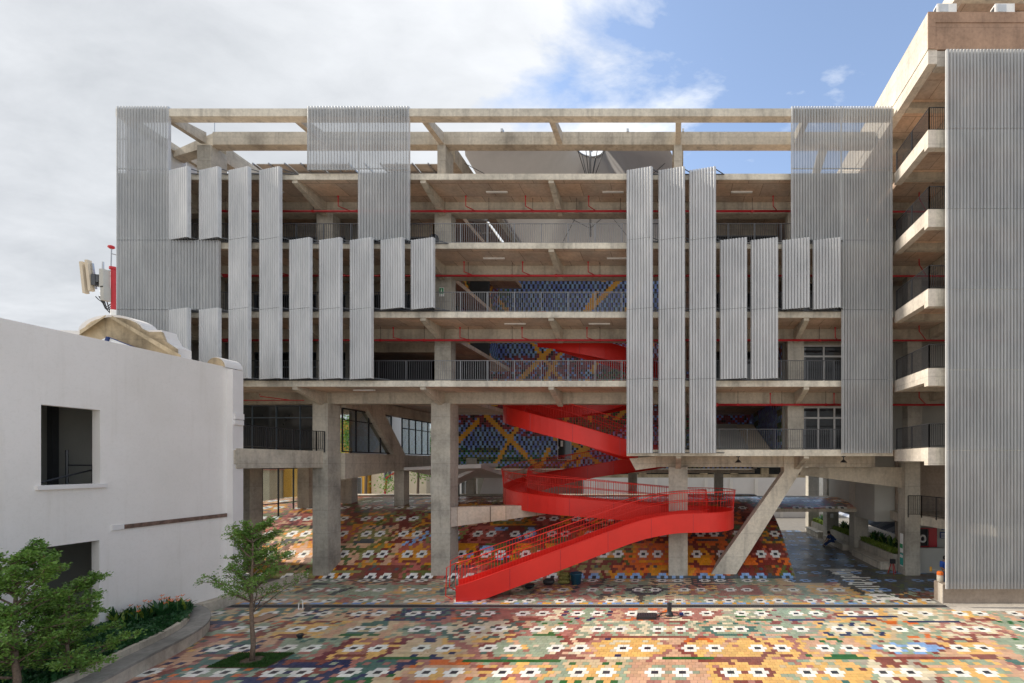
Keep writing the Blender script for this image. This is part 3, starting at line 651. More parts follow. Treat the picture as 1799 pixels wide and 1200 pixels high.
# left wing balcony at the second level
B(-24.9, -20.05, 22.2, 27.45, LV[2]-.75, LV[2]-.1).build('balcony_slab', M_CON, main)
MB().hexa([(-20.35, 22.3, LV[2]-.95), (-20.05, 22.3, LV[2]-.95), (-19.6, 27.2, LV[2]-.95), (-20.3, 27.2, LV[2]-.95), (-20.35, 22.3, LV[2]-.02), (-20.05, 22.3, LV[2]-.02), (-19.6, 27.2, LV[2]-.02), (-20.3, 27.2, LV[2]-.02)]).build('balcony_beam', M_CON, main)
B(-28, -20.2, 27.47, 28.0, LV[2]-.95, LV[2]-.1).build('edge_beam', M_CON, main)
railing(main, [(-20.15, 22.4), (-19.75, 26.9), (-19.45, 27.1)], LV[2], sp=.10, m=M_BLACK)
glazing(main, -27.2, -20.25, 28.2, LV[2]-.1, LV[3]-.92, 5, M_BLUEGL, LV[3]-1.65)
B(-28, -19.5, SB, 40, LV[2]-.3, LV[2]-.12).build('room_slab', M_CEIL, main)
# inner frame running back from the first column: tapered beam, leaning strut, black glazing
MB().prism([(-19.45, 28.3, LV[2]-.1), (-19.45, 34.5, LV[2]-.1), (-19.45, 34.5, 6.0), (-19.45, 28.3, 5.5)], (.35, 0, 0)).build('tapered_beam', M_CON, main)
B(-19.45, -19.1, 34.5, 41, 6.0, LV[2]-.1).build('tapered_beam', M_CON, main)
MB().hexa([(-19.53, 33.2, LV[2]-.12), (-19.02, 33.2, LV[2]-.12), (-19.02, 34.6, LV[2]-.12), (-19.53, 34.6, LV[2]-.12), (-19.53, 30.2, 9.9), (-19.02, 30.2, 9.9), (-19.02, 31.9, 9.9), (-19.53, 31.9, 9.9)]).build('leaning_strut', M_CON, main)
B(-19.5, -19.05, 28.3, 41, 9.7, 10.4).build('inner_beam', M_CON, main)
def side_glazing(parent, x, y0, y1, z0, z1, n, m=M_BLACK, tr=None, slope=0, glass=None):
    w = MB().bar((x, y0, z0), (x, y1, z0+slope), .07).bar((x, y0, z1), (x, y1, z1), .07)
    for i in range(n+1):
        y = y0+(y1-y0)*i/n; w.bar((x, y, z0+slope*i/n), (x, y, z1), .07)
    if tr: w.bar((x, y0, tr), (x, y1, tr), .06)
    o = w.build('window', m, parent)
    for i in range(n):
        ya, yb = y0+(y1-y0)*i/n+.04, y0+(y1-y0)*(i+1)/n-.04
        MB().hexa([(x-.005, ya, z0+slope*i/n), (x+.005, ya, z0+slope*i/n), (x+.005, yb, z0+slope*(i+1)/n), (x-.005, yb, z0+slope*(i+1)/n), (x-.005, ya, z1), (x+.005, ya, z1), (x+.005, yb, z1), (x-.005, yb, z1)]).build('pane', glass or M_CLEAR, o)
side_glazing(main, -19.3, 28.35, 33.3, LV[2]-.02, 9.66, 4, tr=9.0); side_glazing(main, -19.28, 34.6, 41, LV[2]-.02, 9.66, 7, tr=8.95)
B(-23.2, -23.0, 34.8, 46, LV[2]-.1, 10.4).build('room_wall', M_WHITE2, main); B(-24.95, -24.7, 22.7, 27.4, -.1, LV[2]-.76).build('side_wall', M_GREYWALL, main)  # wall under the balcony is added, out of view, to keep sun off the plaza
side_glazing(main, -26.5, 31.3, 35.2, 2.45, 6.1, 3, tr=3.75, slope=1.12)
# raked underside of the auditorium and inner columns behind the mound
MB().hexa([(-19.1, 34.5, 5.95), (-13.6, 34.5, 6.1), (-13.6, 40.8, 5.2), (-19.1, 40.8, 5.2), (-19.1, 34.5, 6.15), (-13.6, 34.5, 6.4), (-13.6, 40.8, 5.5), (-19.1, 40.8, 5.5)]).build('raked_slab', M_WHITE2, main)
MB().hexa([(-17.5, 36, 4.6), (-14.0, 36, 6.2), (-14.0, 39, 6.2), (-17.5, 39, 4.6), (-17.5, 36, 4.85), (-14.0, 36, 6.45), (-14.0, 39, 6.45), (-17.5, 39, 4.85)]).build('raked_slab', M_WHITE2, main)
for x, y, w, m in ((-25.9, 34.0, .8, M_COL), (-19.5, 34.6, .7, M_COL), (-23.7, 35.2, .8, M_COL), (-16.9, 40.5, .6, M_COL), (-17.6, 38.9, .5, M_DARKROOM)): column(x-w/2, x+w/2, y, y+.7, 2.2, 6.9, m)
# ------------------------------------------------------------------ corrugated screens (parts of the building; one sheet per storey)
SEAM = [24.87, 21.56, 17.95, 14.36, 10.76, 7.12-.2+.02]
def corr_sheet(w, z0, z1, pitch=.152, amp=.05, th=.0):
    nr = max(1, int(round(w/pitch))); p = w/nr; prof = []
    for i in range(nr):
        for q, a in ((0, -1), (.07, -1), (.13, .35), (.24, .82), (.44, 1), (.64, .95), (.82, .6), (.93, .2)): prof.append((p*(i+q), -a*amp))
    prof.append((w, amp)); nz = 4; v = []; f = []
    for k in range(nz+1):
        zz_ = z0+(z1-z0)*k/nz
        for x, y in prof: v.append((x, y, zz_))
    n = len(prof)
    for k in range(nz):
        for i in range(n-1): f.append((k*n+i, k*n+i+1, (k+1)*n+i+1, (k+1)*n+i))
    return v, f
def screen(parent, x0, w, ang, segs, y0=25.0, label=None, divs=1, zs=None, frame=True):
    """hinged corrugated panel: left edge at (x0, y0), turned by ang degrees towards the viewer"""
    zs = zs or SEAM; root = empty('screen', (x0, y0, zs[segs[1]])); root.parent = parent; root.location = Vector((x0, y0, zs[segs[1]]))-parent.location
    if label: root['label'] = label
    ca, sa = math.cos(R(ang)), math.sin(R(ang))
    def tr(v): return [(x0+a*ca-b*(-sa)*1.0, y0-a*sa+b*ca, c) for a, b, c in v]
    def add(name, v, f, m, smooth=False):
        mb = MB(); mb.v = tr(v); mb.f = f; o = mb.build(name, m, None, smooth); o.parent = root; o.location = -Vector((x0, y0, zs[segs[1]])); return o
    for s in range(segs[0], segs[1]):
        zt, zb = zs[s], zs[s+1]; wd = w/divs
        for d in range(divs):
            v, f = corr_sheet(wd-.006, zb+.008, zt-.008)
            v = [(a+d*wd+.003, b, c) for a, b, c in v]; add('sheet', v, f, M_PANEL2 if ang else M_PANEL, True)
        b = MB()
        for t in (0.04, .5, .96): 
            zc = zb+(zt-zb)*t; b.box(.02, w-.02, .045, .085, zc-.025, zc+.025)
        add('rail', b.v, b.f, M_FRAMEP)
    zt, zb = zs[segs[0]], zs[segs[1]]
    b = MB().box(w-.012, w, -.02, .13, zb, zt); add('edge_trim', b.v, b.f, M_FRAMEP)
    b = MB().box(0, .012, -.02, .07, zb, zt); add('edge_trim', b.v, b.f, M_FRAMEP)
    if ang:
        for s in range(segs[0], segs[1]+1):
            b = MB(); zc = zs[s]-.06 if s == segs[0] else zs[s]+.04
            px1, py1 = x0+w*ca, y0-w*sa
            b.bar((px1-.03, py1+.1, zc), (px1+.55, 25.3, zc), .035).bar((x0+.05, y0+.08, zc), (px1+.5, 25.26, zc), .04).bar((px1-.1*ca, py1+.12, zc), (x0+.1, y0+.1, zc), .05)
            o = b.build('bracket_arm', M_RAIL, None); o.parent = root; o.location = -Vector((x0, y0, zs[segs[1]]))
def sx(px, y=25.0): return (px-PX)*y/F
FW, FA = 1.375, 14.8
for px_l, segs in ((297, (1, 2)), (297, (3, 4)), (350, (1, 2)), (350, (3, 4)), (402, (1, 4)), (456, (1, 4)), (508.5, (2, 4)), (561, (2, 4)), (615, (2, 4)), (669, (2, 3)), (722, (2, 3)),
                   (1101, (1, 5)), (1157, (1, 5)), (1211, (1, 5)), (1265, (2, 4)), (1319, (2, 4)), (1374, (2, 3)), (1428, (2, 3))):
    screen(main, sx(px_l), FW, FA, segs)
XA = sx(205); PW = 2.68
screen(main, XA, PW, 0, (0, 5), divs=1); screen(main, sx(297), 2.56, 0, (2, 3), divs=2)
screen(main, sx(540), 2.62, 0, (0, 1), divs=1); screen(main, sx(540)+2.63, 2.62, 0, (0, 2), divs=2)
screen(main, sx(1390), 2.6, 0, (0, 2), divs=2); screen(main, sx(1390)+2.61, 2.62, 0, (0, 5), divs=2)
# side return of the left end
B(XL-.05, XL, 25.1, 41, 7.2, 21.5).build('side_cladding', M_FRAMEP, main).hide_render = False

# ------------------------------------------------------------------ mural walls
mur = empty('mural_wall', (-7, 42, 0), 'tall mosaic wall of blue, maroon and ochre squares behind the red spiral stair', 'wall')
B(-18.6, 7.4, 42.03, 42.4, 5.96, 24.0).build('wall', M_GREYWALL, mur)
T = .2
def mural(u, w, kind):
    """u across, w up, in tile units"""
    n = len(u); base = np.full(n, PI['black']); r = rng.random(n)
    z = w*T; x = u*T
    chk = np.mod(u+w, 2) == 0; stair = np.mod(u+np.floor(w/2), 2) == 0
    f1 = sample(NG1, x/3+9, z/3+4); f2 = sample(NG3, x/2+3, z/2+11); f3 = sample(NG2, x/4+20, z/4+2)
    zb = z+5.95*0+6.0*(w < 9999)*0+6.0; jit = (f1-.5)*1.6
    mur_ = ((zb > 8.9+jit) & (zb < 14.0)) | ((zb >= 14.0) & (zb < 15.8+jit))
    base = np.where(mur_, np.where(r < .55, PI['plum'], np.where(r < .8, PI['mred'], PI['black'])), PI['black'])
    base = np.where(~mur_ & (r < .35), PI['slate'], base)
    base = np.where(~mur_ & (r > .35) & (r < .5), PI['navy'], base)
    blue = ~mur_ & stair; base = np.where(blue, np.where(r < .5, PI['mblue'], PI['mblue2']), base)
    sc = mur_ & chk & (rng.random(n) > .62); base = np.where(sc, np.where(r < .5, PI['mblue2'], PI['mblue']), base)
    gr_ = (f3 > .66) | ((zb < 7.3+jit) & (x < 10)); base = np.where(gr_ & chk, np.where(r < .5, PI['olive'], PI['green']), base)
    for a, b0, wd in ((1.0, 12, .8), (-1.0, 34, .9), (1.7, -25, .9), (-1.3, 95, .8), (1.8, -62, 1.0), (.9, -40, .8), (-.8, 50, .8), (1.6, -80, .9)):
        d = w-a*u-b0; base = np.where((np.abs(d) < wd*(1+abs(a)*.5)) & (f2 > .28), PI['mochre'], base)
    return base
MB_GAIN = 1.0
def wall_tiles(o, du, nu, nw, name, parent, normal, u0=0):
    U, Wv = np.meshgrid(np.arange(nu), np.arange(nw)); U = U.ravel(); Wv = Wv.ravel(); o = np.array(o, float); du = np.array(du, float); g2 = .005
    def c(a, b): return o+np.outer(U*T+a*T-(g2 if a else -g2), du)+np.outer(Wv*T+b*T-(g2 if b else -g2), [0, 0, 1.0])+np.outer((rng.random(len(U))-.5)*.004, normal)
    idx = mural(U+u0, Wv, 0)
    tile_mesh(c(0, 0), c(1, 0), c(1, 1), c(0, 1), np.tile(np.array(normal, float), (len(U), 1)), idx, name, M_MURALT, parent, thick=.02, kind='stuff', jitter=.14, gain=1.35)
wall_tiles((-18.5, 42.0, 6.0), (1, 0, 0), 128, 89, 'mosaic_tiles', mur, (0, -1, 0))
B(-15.3, -15.03, 34.5, 42.0, LV[4], 24.2).build('side_wall', M_GREYWALL, mur)
wall_tiles((-15.0, 41.9, LV[4]), (0, -1, 0), 37, 48, 'mosaic_tiles', mur, (1, 0, 0), 40)
B(6.62, 6.9, 28.8, 42.0, LV[2], LV[4]-.3).build('side_wall', M_GREYWALL, mur)
wall_tiles((6.6, 41.9, LV[2]), (0, -1, 0), 64, 32, 'mosaic_tiles', mur, (-1, 0, 0), 80)
d = MB().box(-9.90, -9.84, 41.9, 42.0, 6.75, 9.0).box(-8.74, -8.68, 41.9, 42.0, 6.75, 9.0).box(-9.84, -8.74, 41.9, 42.0, 8.94, 9.0).box(-9.84, -8.74, 41.9, 42.0, 6.75, 6.80).build('door', M_WFRAME, mur)
B(-9.84, -8.74, 41.93, 41.99, 6.8, 8.94).build('door_leaf', M_GLASS, d); B(-9.84, -9.76, 41.9, 41.92, 7.7, 7.9).build('handle', M_SILVER, d)
B(-9.62, -9.42, 41.915, 41.925, 7.9, 8.4).build('notice', M_PAPER, d)
# broad steps at the right of the atrium
st = empty('bleacher_steps', (3.6, 32, LV[2]), 'broad grey concrete steps rising inside the second level gallery between the screens', 'steps')
for i in range(12): B(2.3, 5.0 if i % 1 == 0 else 5, 31+i*.62, 38.6, LV[2]+i*.2, LV[2]+.2+i*.2-.002).build('step', M_GREYWALL, st)
B(5.0, 6.5, 31.0, 38.6, LV[2], LV[2]+.01).build('side_run', M_GREYWALL, st)
for i in range(22): B(5.02, 6.45, 31+i*.33, 38.6, LV[2]+.01+i*.105, LV[2]+.115+i*.105-.002).build('tread', M_CREAM, st)
B(2.3, 6.55, 38.62, 38.8, LV[2], LV[2]+2.45).build('back_wall', M_GREYWALL, st)

# ------------------------------------------------------------------ tensile roof over the atrium
te = empty('tensile_roof', (-6.3, 36, 21.5), 'grey conical fabric canopy with an open ring and steel mast above the atrium', 'canopy')
v = []; f = []; nA, nR = 64, 14; cx, cy = -6.3, 37.4
for i in range(nR+1):
    t = i/nR
    for k in range(nA):
        a = 2*math.pi*k/nA; ca, sa = math.cos(a), math.sin(a)
        rx = 6.35/max(abs(ca), 1e-6); ry = (8.9 if sa < 0 else 7.6)/max(abs(sa), 1e-6); rs = min(rx, ry)
        r = 1.05+(rs-1.05)*t; x = cx+ca*r; y = cy+sa*r
        ez = 24.75+1.2*max(0, -sa)**3; z = ez+(30.8-ez)*(1-t)**1.35
        v.append((x, y, z))
for i in range(nR):
    for k in range(nA): f.append((i*nA+k, i*nA+(k+1) % nA, (i+1)*nA+(k+1) % nA, (i+1)*nA+k))
mb = MB(); mb.v = v; mb.f = f; mb.build('membrane', M_MEMB, te, True)
ring = [(cx+1.05*math.cos(a*math.pi/12), cy+1.05*math.sin(a*math.pi/12), 30.8) for a in range(25)]
MB().tube(ring, .07, 6, cap=False).build('ring', M_SILVER, te)
MB().tube([(cx, cy, 24.0), (cx, cy, 31.8)], .09, 8).build('mast', M_SILVER, te)
b = MB()
for k in range(6):
    a = k*math.pi/3+.3; b.tube([(cx, cy, 27.6), (cx+1.05*math.cos(a), cy+1.05*math.sin(a), 30.8)], .03, 5)
for k in range(4):
    a = k*math.pi/2+math.pi/4; b.tube([(cx, cy, 27.6), (cx+8.0*math.cos(a)*.74, cy+8.0*math.sin(a)*.92, 24.2)], .022, 5)
b.tube([(cx-5.9, 28.5, 24.1), (cx, cy, 24.6)], .02, 5).tube([(cx+5.9, 28.5, 24.1), (cx, cy, 24.6)], .02, 5)
b.build('cables', M_RAIL, te)
b = MB()
for k in range(4):
    a = k*math.pi/2; b.bar((cx+.2*math.cos(a), cy+.2*math.sin(a), 31.7), (cx+.9*math.cos(a), cy+.9*math.sin(a), 31.1), .08)
b.build('mast_head', M_FRAMEP, te)

# ------------------------------------------------------------------ solar canopy on the roof (left)
so = empty('solar_canopy', (-19.5, 33, 21.5), 'roof canopy of solar panels on steel rafters seen from below behind the pergola', 'solar panels')
def sz(y): return 24.35+(y-28.6)*-.03
M_PVB = plain('solar_panel_backs', (.50, .46, .41), .7, var=.12)
for i in range(6):
    for j in range(7):
        x0 = -24.9+i*1.9; y0 = 29.0+j*1.62
        if j == 0 and i in (3,): continue
        MB().hexa([(x0, y0, sz(y0)), (x0+1.82, y0, sz(y0)), (x0+1.82, y0+1.56, sz(y0+1.56)), (x0, y0+1.56, sz(y0+1.56)), (x0, y0, sz(y0)+.05), (x0+1.82, y0, sz(y0)+.05), (x0+1.82, y0+1.56, sz(y0+1.56)+.05), (x0, y0+1.56, sz(y0+1.56)+.05)]).build('solar_panel', M_PVB, so)
for i in range(13):
    x0 = -24.95+i*.95; MB().bar((x0, 28.8, sz(28.8)-.06), (x0, 40.4, sz(40.4)-.06), .07, .1).build('rafter', M_SILVER, so)
for y0 in (29.6, 34.8, 39.6): B(-25.8, -13.2, y0, y0+.14, sz(y0)-.28, sz(y0)-.1).build('beam', M_GFRAME, so)
for i, x0 in enumerate((-23.3, -20.7, -18.6, -15.4)): MB().tube([(x0, 30.2, sz(30)-.12), (x0+.2, 30.3, sz(30)-.2), (x0+.35, 30.2, sz(30)-.1)], .05, 5).build('inverter', M_BLACK, so)

# ------------------------------------------------------------------ right wing
rw = empty('right_wing', (15, 24, 0), 'right wing with stacked concrete balconies, brown parapet and a tall corrugated screen', 'building')
X0 = 11.62; XE = 34
for lv in (2, 3, 4, 5, 6):
    z = LV[lv]
    pts = [(21.92, z), (21.92, z-.80), (22.25, z-.80), (22.27, z-.62), (25.24, z-.60), (25.24, z)]
    MB().prism([(X0, a, b) for a, b in pts], (.35, 0, 0)).build('balcony_fascia', M_LIT, rw)
    B(X0+.352, XE, 21.92, 22.24, z-.80, z).build('balcony_fascia', M_FAS, rw)
    B(X0+.352, XE, 22.242, 34, z-.30, z-.01).build('balcony_slab', M_CEIL, rw)
    B(X0+.36, XE, 24.6, 24.95, z-.62, z-.302).build('cross_beam', M_CON, rw)
    if lv > 2: B(X0-.05, XE, 27.46, 28.05, z-.92, z-.304).build('cross_beam', M_CON, rw)
    MB().prism([(14.6, 22.242, z-.302), (14.6, 22.242, z-.5), (14.6, 27.4, z-.8), (14.6, 27.4, z-.302)], (.4, 0, 0)).build('bracket', M_CON, rw)
    if lv < 7: railing(rw, [(11.72, 25.2), (11.72, 22.02), (16.5, 22.02)], z, sp=.10, m=M_BLACK)
MB().tube([(11.3, 27.0, 0), (20, 27, 0)], .06, 8)
for lv in (3, 4, 5, 6):
    z = LV[lv]-1.04; MB().tube([(9.6, 27.05, z), (20, 27.05, z)], .055, 8).tube([(14.2, 27.0, z), (13.4, 26.2, z+.3), (13.4, 26.2, z+.6)], .03, 6).build('sprinkler_pipe', M_PIPE, rw)
column(13.4, 14.2, 27.47, 28.1, LV[2], LV[7]-.9)
z = LV[7]
B(X0, X0+.4, 21.92, 40, z-.62, z+.02).build('roof_fascia', M_LIT, rw); MB().hexa([(X0-.03, 21.9, z+.022), (X0+.3, 21.9, z+.022), (X0+.3, 40, z+.022), (X0-.03, 40, z+.022), (X0-.03, 21.9, 26.83), (X0+.3, 21.9, 26.83), (X0+.3, 40, 26.83), (X0-.03, 40, 26.83)]).build('parapet', M_LIT, rw)
B(X0+.402, XE, 21.94, 22.3, z-.72, z-.30).build('broken_lintel', M_ROUGH, rw)
r_ = random.Random(3); xx = X0+.41
while xx < XE:
    w = r_.uniform(.32, .62); B(xx, xx+w-.015, 21.925+r_.uniform(0, .02), 22.3, z-.298, z-.02).build('block', M_ROUGH, rw); xx += w
B(X0+.302, XE, 21.9, 22.2, z+.022, z+1.22).build('parapet', M_BROWN, rw); B(X0+.302, XE, 21.87, 22.25, z+1.222, 26.83).build('parapet_cap', M_BROWN, rw)
B(X0-.034, X0+.30, 21.855, 21.897, z+.022, 26.828).build('parapet_face', M_BROWN, rw)
B(X0+.41, XE, 22.31, 40, z-.35, z).build('roof_slab', M_CEIL, rw); B(X0+.41, XE, 24.6, 24.95, z-.66, z-.352).build('cross_beam', M_CON, rw); B(X0+.41, XE, 27.4, 28, z-.9, z-.352).build('cross_beam', M_CON, rw)
MB().prism([(14.6, 22.31, z-.352), (14.6, 22.31, z-.5), (14.6, 27.4, z-.85), (14.6, 27.4, z-.352)], (.4, 0, 0)).build('bracket', M_CON, rw)
# penthouse above
B(13.52, XE, 22.6, 34, 27.95, 28.65).build('penthouse_slab', M_CEIL, rw); B(13.1, 13.518, 22.4, 34, 27.9, 28.7).build('penthouse_fascia', M_LIT, rw); B(13.52, XE, 22.4, 22.598, 27.9, 28.7).build('penthouse_fascia', M_FAS, rw)
B(15.9, XE, 23.0, 33, 25.2, 27.9).build('penthouse_wall', M_WHITE2, rw)
for x in (12.02, 14.65): 
    o = B(x, x+.88, 21.9, 22.24, 26.832, 27.24).build('air_conditioner', M_LAMP, rw)
    B(x-.012, x-.002, 21.96, 22.18, 26.9, 27.16).build('vent', M_RAIL, o); B(x+.1, x+.5, 21.888, 21.898, 26.87, 27.2).build('fan_grille', M_SILVER, o)
# interior of the wing
for lv in (2, 3, 4, 5, 6): 
    B(X0+.3, XE, 30.5, 30.7, LV[lv]+.0, LV[lv]+3.3).build('room_wall', M_GREYWALL, rw)
    if lv < 6: glazing(rw, 11.8, 13.2, 30.2, LV[lv], LV[lv]+2.4, 1, M_BLACK)
B(13.0, XE, 31, 40, 2.7, LV[2]-.3).build('hanging_volume', M_GREYWALL, rw)
# tall corrugated screen
screen(rw, 12.25, 7.2, 0, (0, 6), y0=21.6, zs=[24.9, 21.36, 17.77, 14.18, 10.59, 7.0, .81], divs=4)
o = B(12.46, XE, 22.2, 22.6, -.02, .86).build('plinth', M_BROWN2, rw); B(12.43, 12.46, 22.2, 22.6, -.02, .87).build('plinth_end', M_LIT, rw)  # end piece's pale colour stands for the sunlit left face
# mezzanine balcony, lower room
mz = 3.43
MB().hexa([(14.26, 27.7, 2.88), (17, 23.4, 2.88), (17.4, 24.0, 2.88), (14.5, 28.2, 2.88), (14.26, 27.7, mz), (17, 23.4, mz), (17.4, 24.0, mz), (14.5, 28.2, mz)]).build('mezzanine_beam', M_FAS, rw)
MB().prism([(13.5, 27.9, 2.9), (14.3, 27.75, 2.9), (14.7, 25.0, 2.9), (15.6, 23.2, 2.9), (20, 23, 2.9), (20, 31, 2.9), (14, 31, 2.9)], (0, 0, .52)).build('mezzanine_slab', M_FAS, rw)
railing(rw, [(13.55, 27.72), (14.25, 27.6), (14.62, 25.2), (15.55, 23.3)], mz, h=1.15, sp=.10, m=M_BLACK)
B(14.3, XE, 30.9, 31.0, -.1, LV[2]-.3).build('room_wall', M_BROWN2, rw); B(14.26, 20, 28.4, 28.6, -.02, 1.45).build('low_wall', M_GREYWALL, rw)
B(14.3, 20, 29.6, 29.8, 0, 2.9).build('room_wall', M_GREYWALL, rw)
fc = empty('fire_hose_cabinet', (15.2, 29.4, 1.5), 'open red fire hose cabinet behind the low wall under the mezzanine', 'fire hose cabinet')
MB().box(14.9, 16.1, 29.35, 29.6, 1.35, 1.4).box(14.9, 16.1, 29.35, 29.6, 2.45, 2.5).box(14.9, 14.95, 29.35, 29.6, 1.4, 2.45).box(15.6, 16.1, 29.35, 29.4, 1.4, 2.45).build('box', M_PIPE, fc)
B(14.95, 15.6, 29.5, 29.58, 1.4, 2.45).build('back_panel', M_DARKROOM, fc); MB().tube([(15.25+.16*math.cos(a), 29.4, 1.85+.2*math.sin(a)) for a in np.linspace(0, 6.3, 16)], .06, 6).build('hose', M_PAPER, fc)
MB().tube([(14.96, 29.5, 2.5), (14.96, 29.5, 3.0)], .05, 6).build('riser', M_PIPE, fc)
sg = B(16.4, 16.95, 29.56, 29.598, 1.85, 2.25).build('wall_sign', M_NAVY); tag(sg, 'lower, larger blue information sign with white lines beside the fire cabinet', 'sign')
for k in range(4): B(16.46, 16.89-(k % 2)*.1, 29.552, 29.559, 1.9+k*.08, 1.93+k*.08).build('text_line', M_PAPER, sg)
sg = B(16.5, 16.8, 29.56, 29.598, 2.35, 2.6).build('wall_sign', M_NAVY); tag(sg, 'upper, smaller blue sign on the wall near the fire cabinet', 'sign'); B(16.56, 16.74, 29.552, 29.559, 2.43, 2.5).build('text_line', M_PAPER, sg)
# posters on the big round-shouldered column
ps = B(13.375, 13.396, 28.0, 28.35, 1.25, 2.35).build('poster', M_PAPER); tag(ps, 'upper white and green poster taped to the side of the right column', 'poster'); B(13.368, 13.376, 28.0, 28.35, 1.5, 1.75).build('green_band', M_GREEN, ps)
ps = B(13.375, 13.396, 28.0, 28.35, .45, 1.2).build('poster', M_TEAL); tag(ps, 'lower teal and white poster taped to the side of the right column', 'poster'); B(13.368, 13.376, 28.0, 28.35, .95, 1.12).build('white_band', M_PAPER, ps); B(13.368, 13.376, 28.0, 28.35, .45, .52).build('white_band', M_PAPER, ps)
for i, y in enumerate((34.3, 40.4, 45.8)): column(12.95, 13.95, y, y+1.0, -.02, 6.3)
for i, y in enumerate((34.3, 40.4)): B(12.9, 14.0, y+.2, y+.8, 5.4, 6.84).build('column_capital', M_CON, main)
pp = B(13.0+.25, 13.5, 40.38, 40.397, 1.9, 2.25).build('notice_sheet', M_PAPER); tag(pp, 'small white notice taped to the third column of the covered walkway', 'notice')
# walkway slab carrying on from the mound
wk = empty('upper_walkway', (10, 36, 3.2), 'thin concrete bridge paved with patterned tiles leading right from the mound top', 'walkway')
MB().prism([(6.9, 34.0, 3.03), (6.9, 34.0, 3.24), (6.9, 36, 3.60), (6.9, 38, 3.72), (6.9, 40, 3.76), (6.9, 40, 3.5)], (7.2, 0, 0)).build('slab', M_CON, wk)
rows = np.arange(30, 55); cols = np.arange(57, 90); CC, RR = np.meshgrid(cols, rows); CC = CC.ravel(); RR = RR.ravel(); half = np.where(np.mod(RR, 2) == 0, 0, .5)
X = GCOL0+(CC+half)*TP; s_ = (RR+.5)*TQ+.02; a_, _b = mpt(s_); keep = (X < 14.0) & (a_ > 34.15) & (a_ < 39.8); X, CC, RR, half, s_ = X[keep], CC[keep], RR[keep], half[keep], s_[keep]
idx, _ = tile_colors(CC, RR, half, np.full(len(X), 'mound', dtype=object))
def mc2(sx_, sz_):
    a, b = mpt(s_+sz_*hz); return np.stack([X+sx_*hx, a, b+.02], 1)
tile_mesh(mc2(-1, -1), mc2(1, -1), mc2(1, 1), mc2(-1, 1), np.tile([0, 0, 1.], (len(X), 1)), idx, 'walkway_tiles', M_TILE, wk, thick=.05, kind='stuff')
# benches with planters between the columns
for i, (y0, y1, lab) in enumerate(((28.9, 34.2, 'nearest grey concrete bench with a planter behind, between the first two columns of the walkway'), (35.4, 40.3, 'middle concrete bench and planter between the second and third walkway columns'), (41.5, 45.7, 'farthest concrete bench and planter between the last walkway columns'))):
    bn = empty('bench', (13.2, (y0+y1)/2, 0), lab, 'bench', 'benches with planters along the covered walkway')
    B(12.55, 13.2, y0+.3, y1-.1, .42, .5).build('seat', M_COL, bn); B(12.65, 13.19, y0+.4, y1-.2, -.02, .418).build('base', M_FAS, bn)
    B(13.21, 13.35, y0, y1, -.02, 1.0).build('planter_wall', M_COL, bn); B(13.35, 15.2, y0, y0+.14, -.02, 1.0).build('planter_wall', M_COL, bn)
    B(13.36, 15.2, y0+.15, y1, -.02, .9).build('soil', M_SOIL, bn)
aw = MB().hexa([(15.4, 33, 1.55), (15.4, 50, 1.85), (21.5, 50, 4.4), (21.5, 33, 4.4), (15.4, 33, 1.62), (15.4, 50, 1.92), (21.5, 50, 4.47), (21.5, 33, 4.47)]).build('striped_awning', M_AWN); tag(aw, 'blue and white striped canvas awning sloping down beyond the walkway planters', 'awning')
# pendant lamps
for x, lab in ((1297, 'black pendant lamp under the second level, left of the leaning column'), (1482, 'black pendant lamp under the second level, right of the leaning column')):
    X1 = (x-PX)*26.3/F; pl = empty('pendant_lamp', (X1, 26.3, 6.4), lab, 'lamp', 'black pendant lamps under the second level'); z = 6.83
    MB().lathe((X1, 26.3, z-.06), [(.11, 0), (.11, .06)], 12).build('canopy', M_BLACK, pl); MB().tube([(X1, 26.3, z-.06), (X1, 26.3, z-.22)], .03, 6).build('stem', M_BLACK, pl)
    MB().lathe((X1, 26.3, z-.36), [(.19, 0), (.17, .03), (.07, .13), (.05, .16)], 14).build('shade', M_BLACK, pl)
ex = empty('exit_sign', ((776-PX)*27.44/F, 27.44, 16.1), 'small green and white emergency sign on the column of the fourth gallery', 'sign'); X1 = (776-PX)*27.44/F
B(X1-.13, X1+.13, 27.42, 27.46, 15.9, 16.4).build('plate', M_PAPER, ex); B(X1-.11, X1+.11, 27.405, 27.418, 16.05, 16.36).build('green_panel', M_GREEN, ex)
MB().lathe((X1, 27.40, 16.27), [(.01, 0), (.03, .02), (.01, .05)], 6).box(X1-.03, X1+.03, 27.395, 27.404, 16.14, 16.26).box(X1-.06, X1-.02, 27.395, 27.404, 16.08, 16.16).box(X1+.02, X1+.07, 27.395, 27.404, 16.08, 16.15).build('running_figure', M_PAPER, ex)

# ------------------------------------------------------------------ red spiral staircase
stair = empty('red_staircase', (-5.6, 28, 0), 'bright red steel staircase that climbs from the plaza, loops round a column and spirals up', 'staircase')
ctr = []                        # centre line points with stringer-top heights at key stations
HW = .73
def addp(x, y, z=None): ctr.append([x, y, z])
a0 = Vector((-10.24, 23.10)); a1 = Vector((-1.95, 25.96))
for i in range(25): p = a0.lerp(a1, i/24); addp(p.x, p.y, .64 if i == 0 else (3.42 if i == 24 else None))
for i in range(1, 9):
    t = i/8; p = a1.lerp(Vector((-.9, 26.33)), t)*(1-t)+Vector((-.9, 26.33)).lerp(Vector((.35, 26.33)), t)*t; addp(p.x, p.y, 3.77 if i == 8 else None)
for i in range(1, 4): addp(.35+1.1*i/3, 26.33)
for i in range(1, 25): a = -math.pi/2+math.pi*i/24; addp(1.45+1.37*math.cos(a), 27.7+1.37*math.sin(a), 3.80 if i == 24 else None)
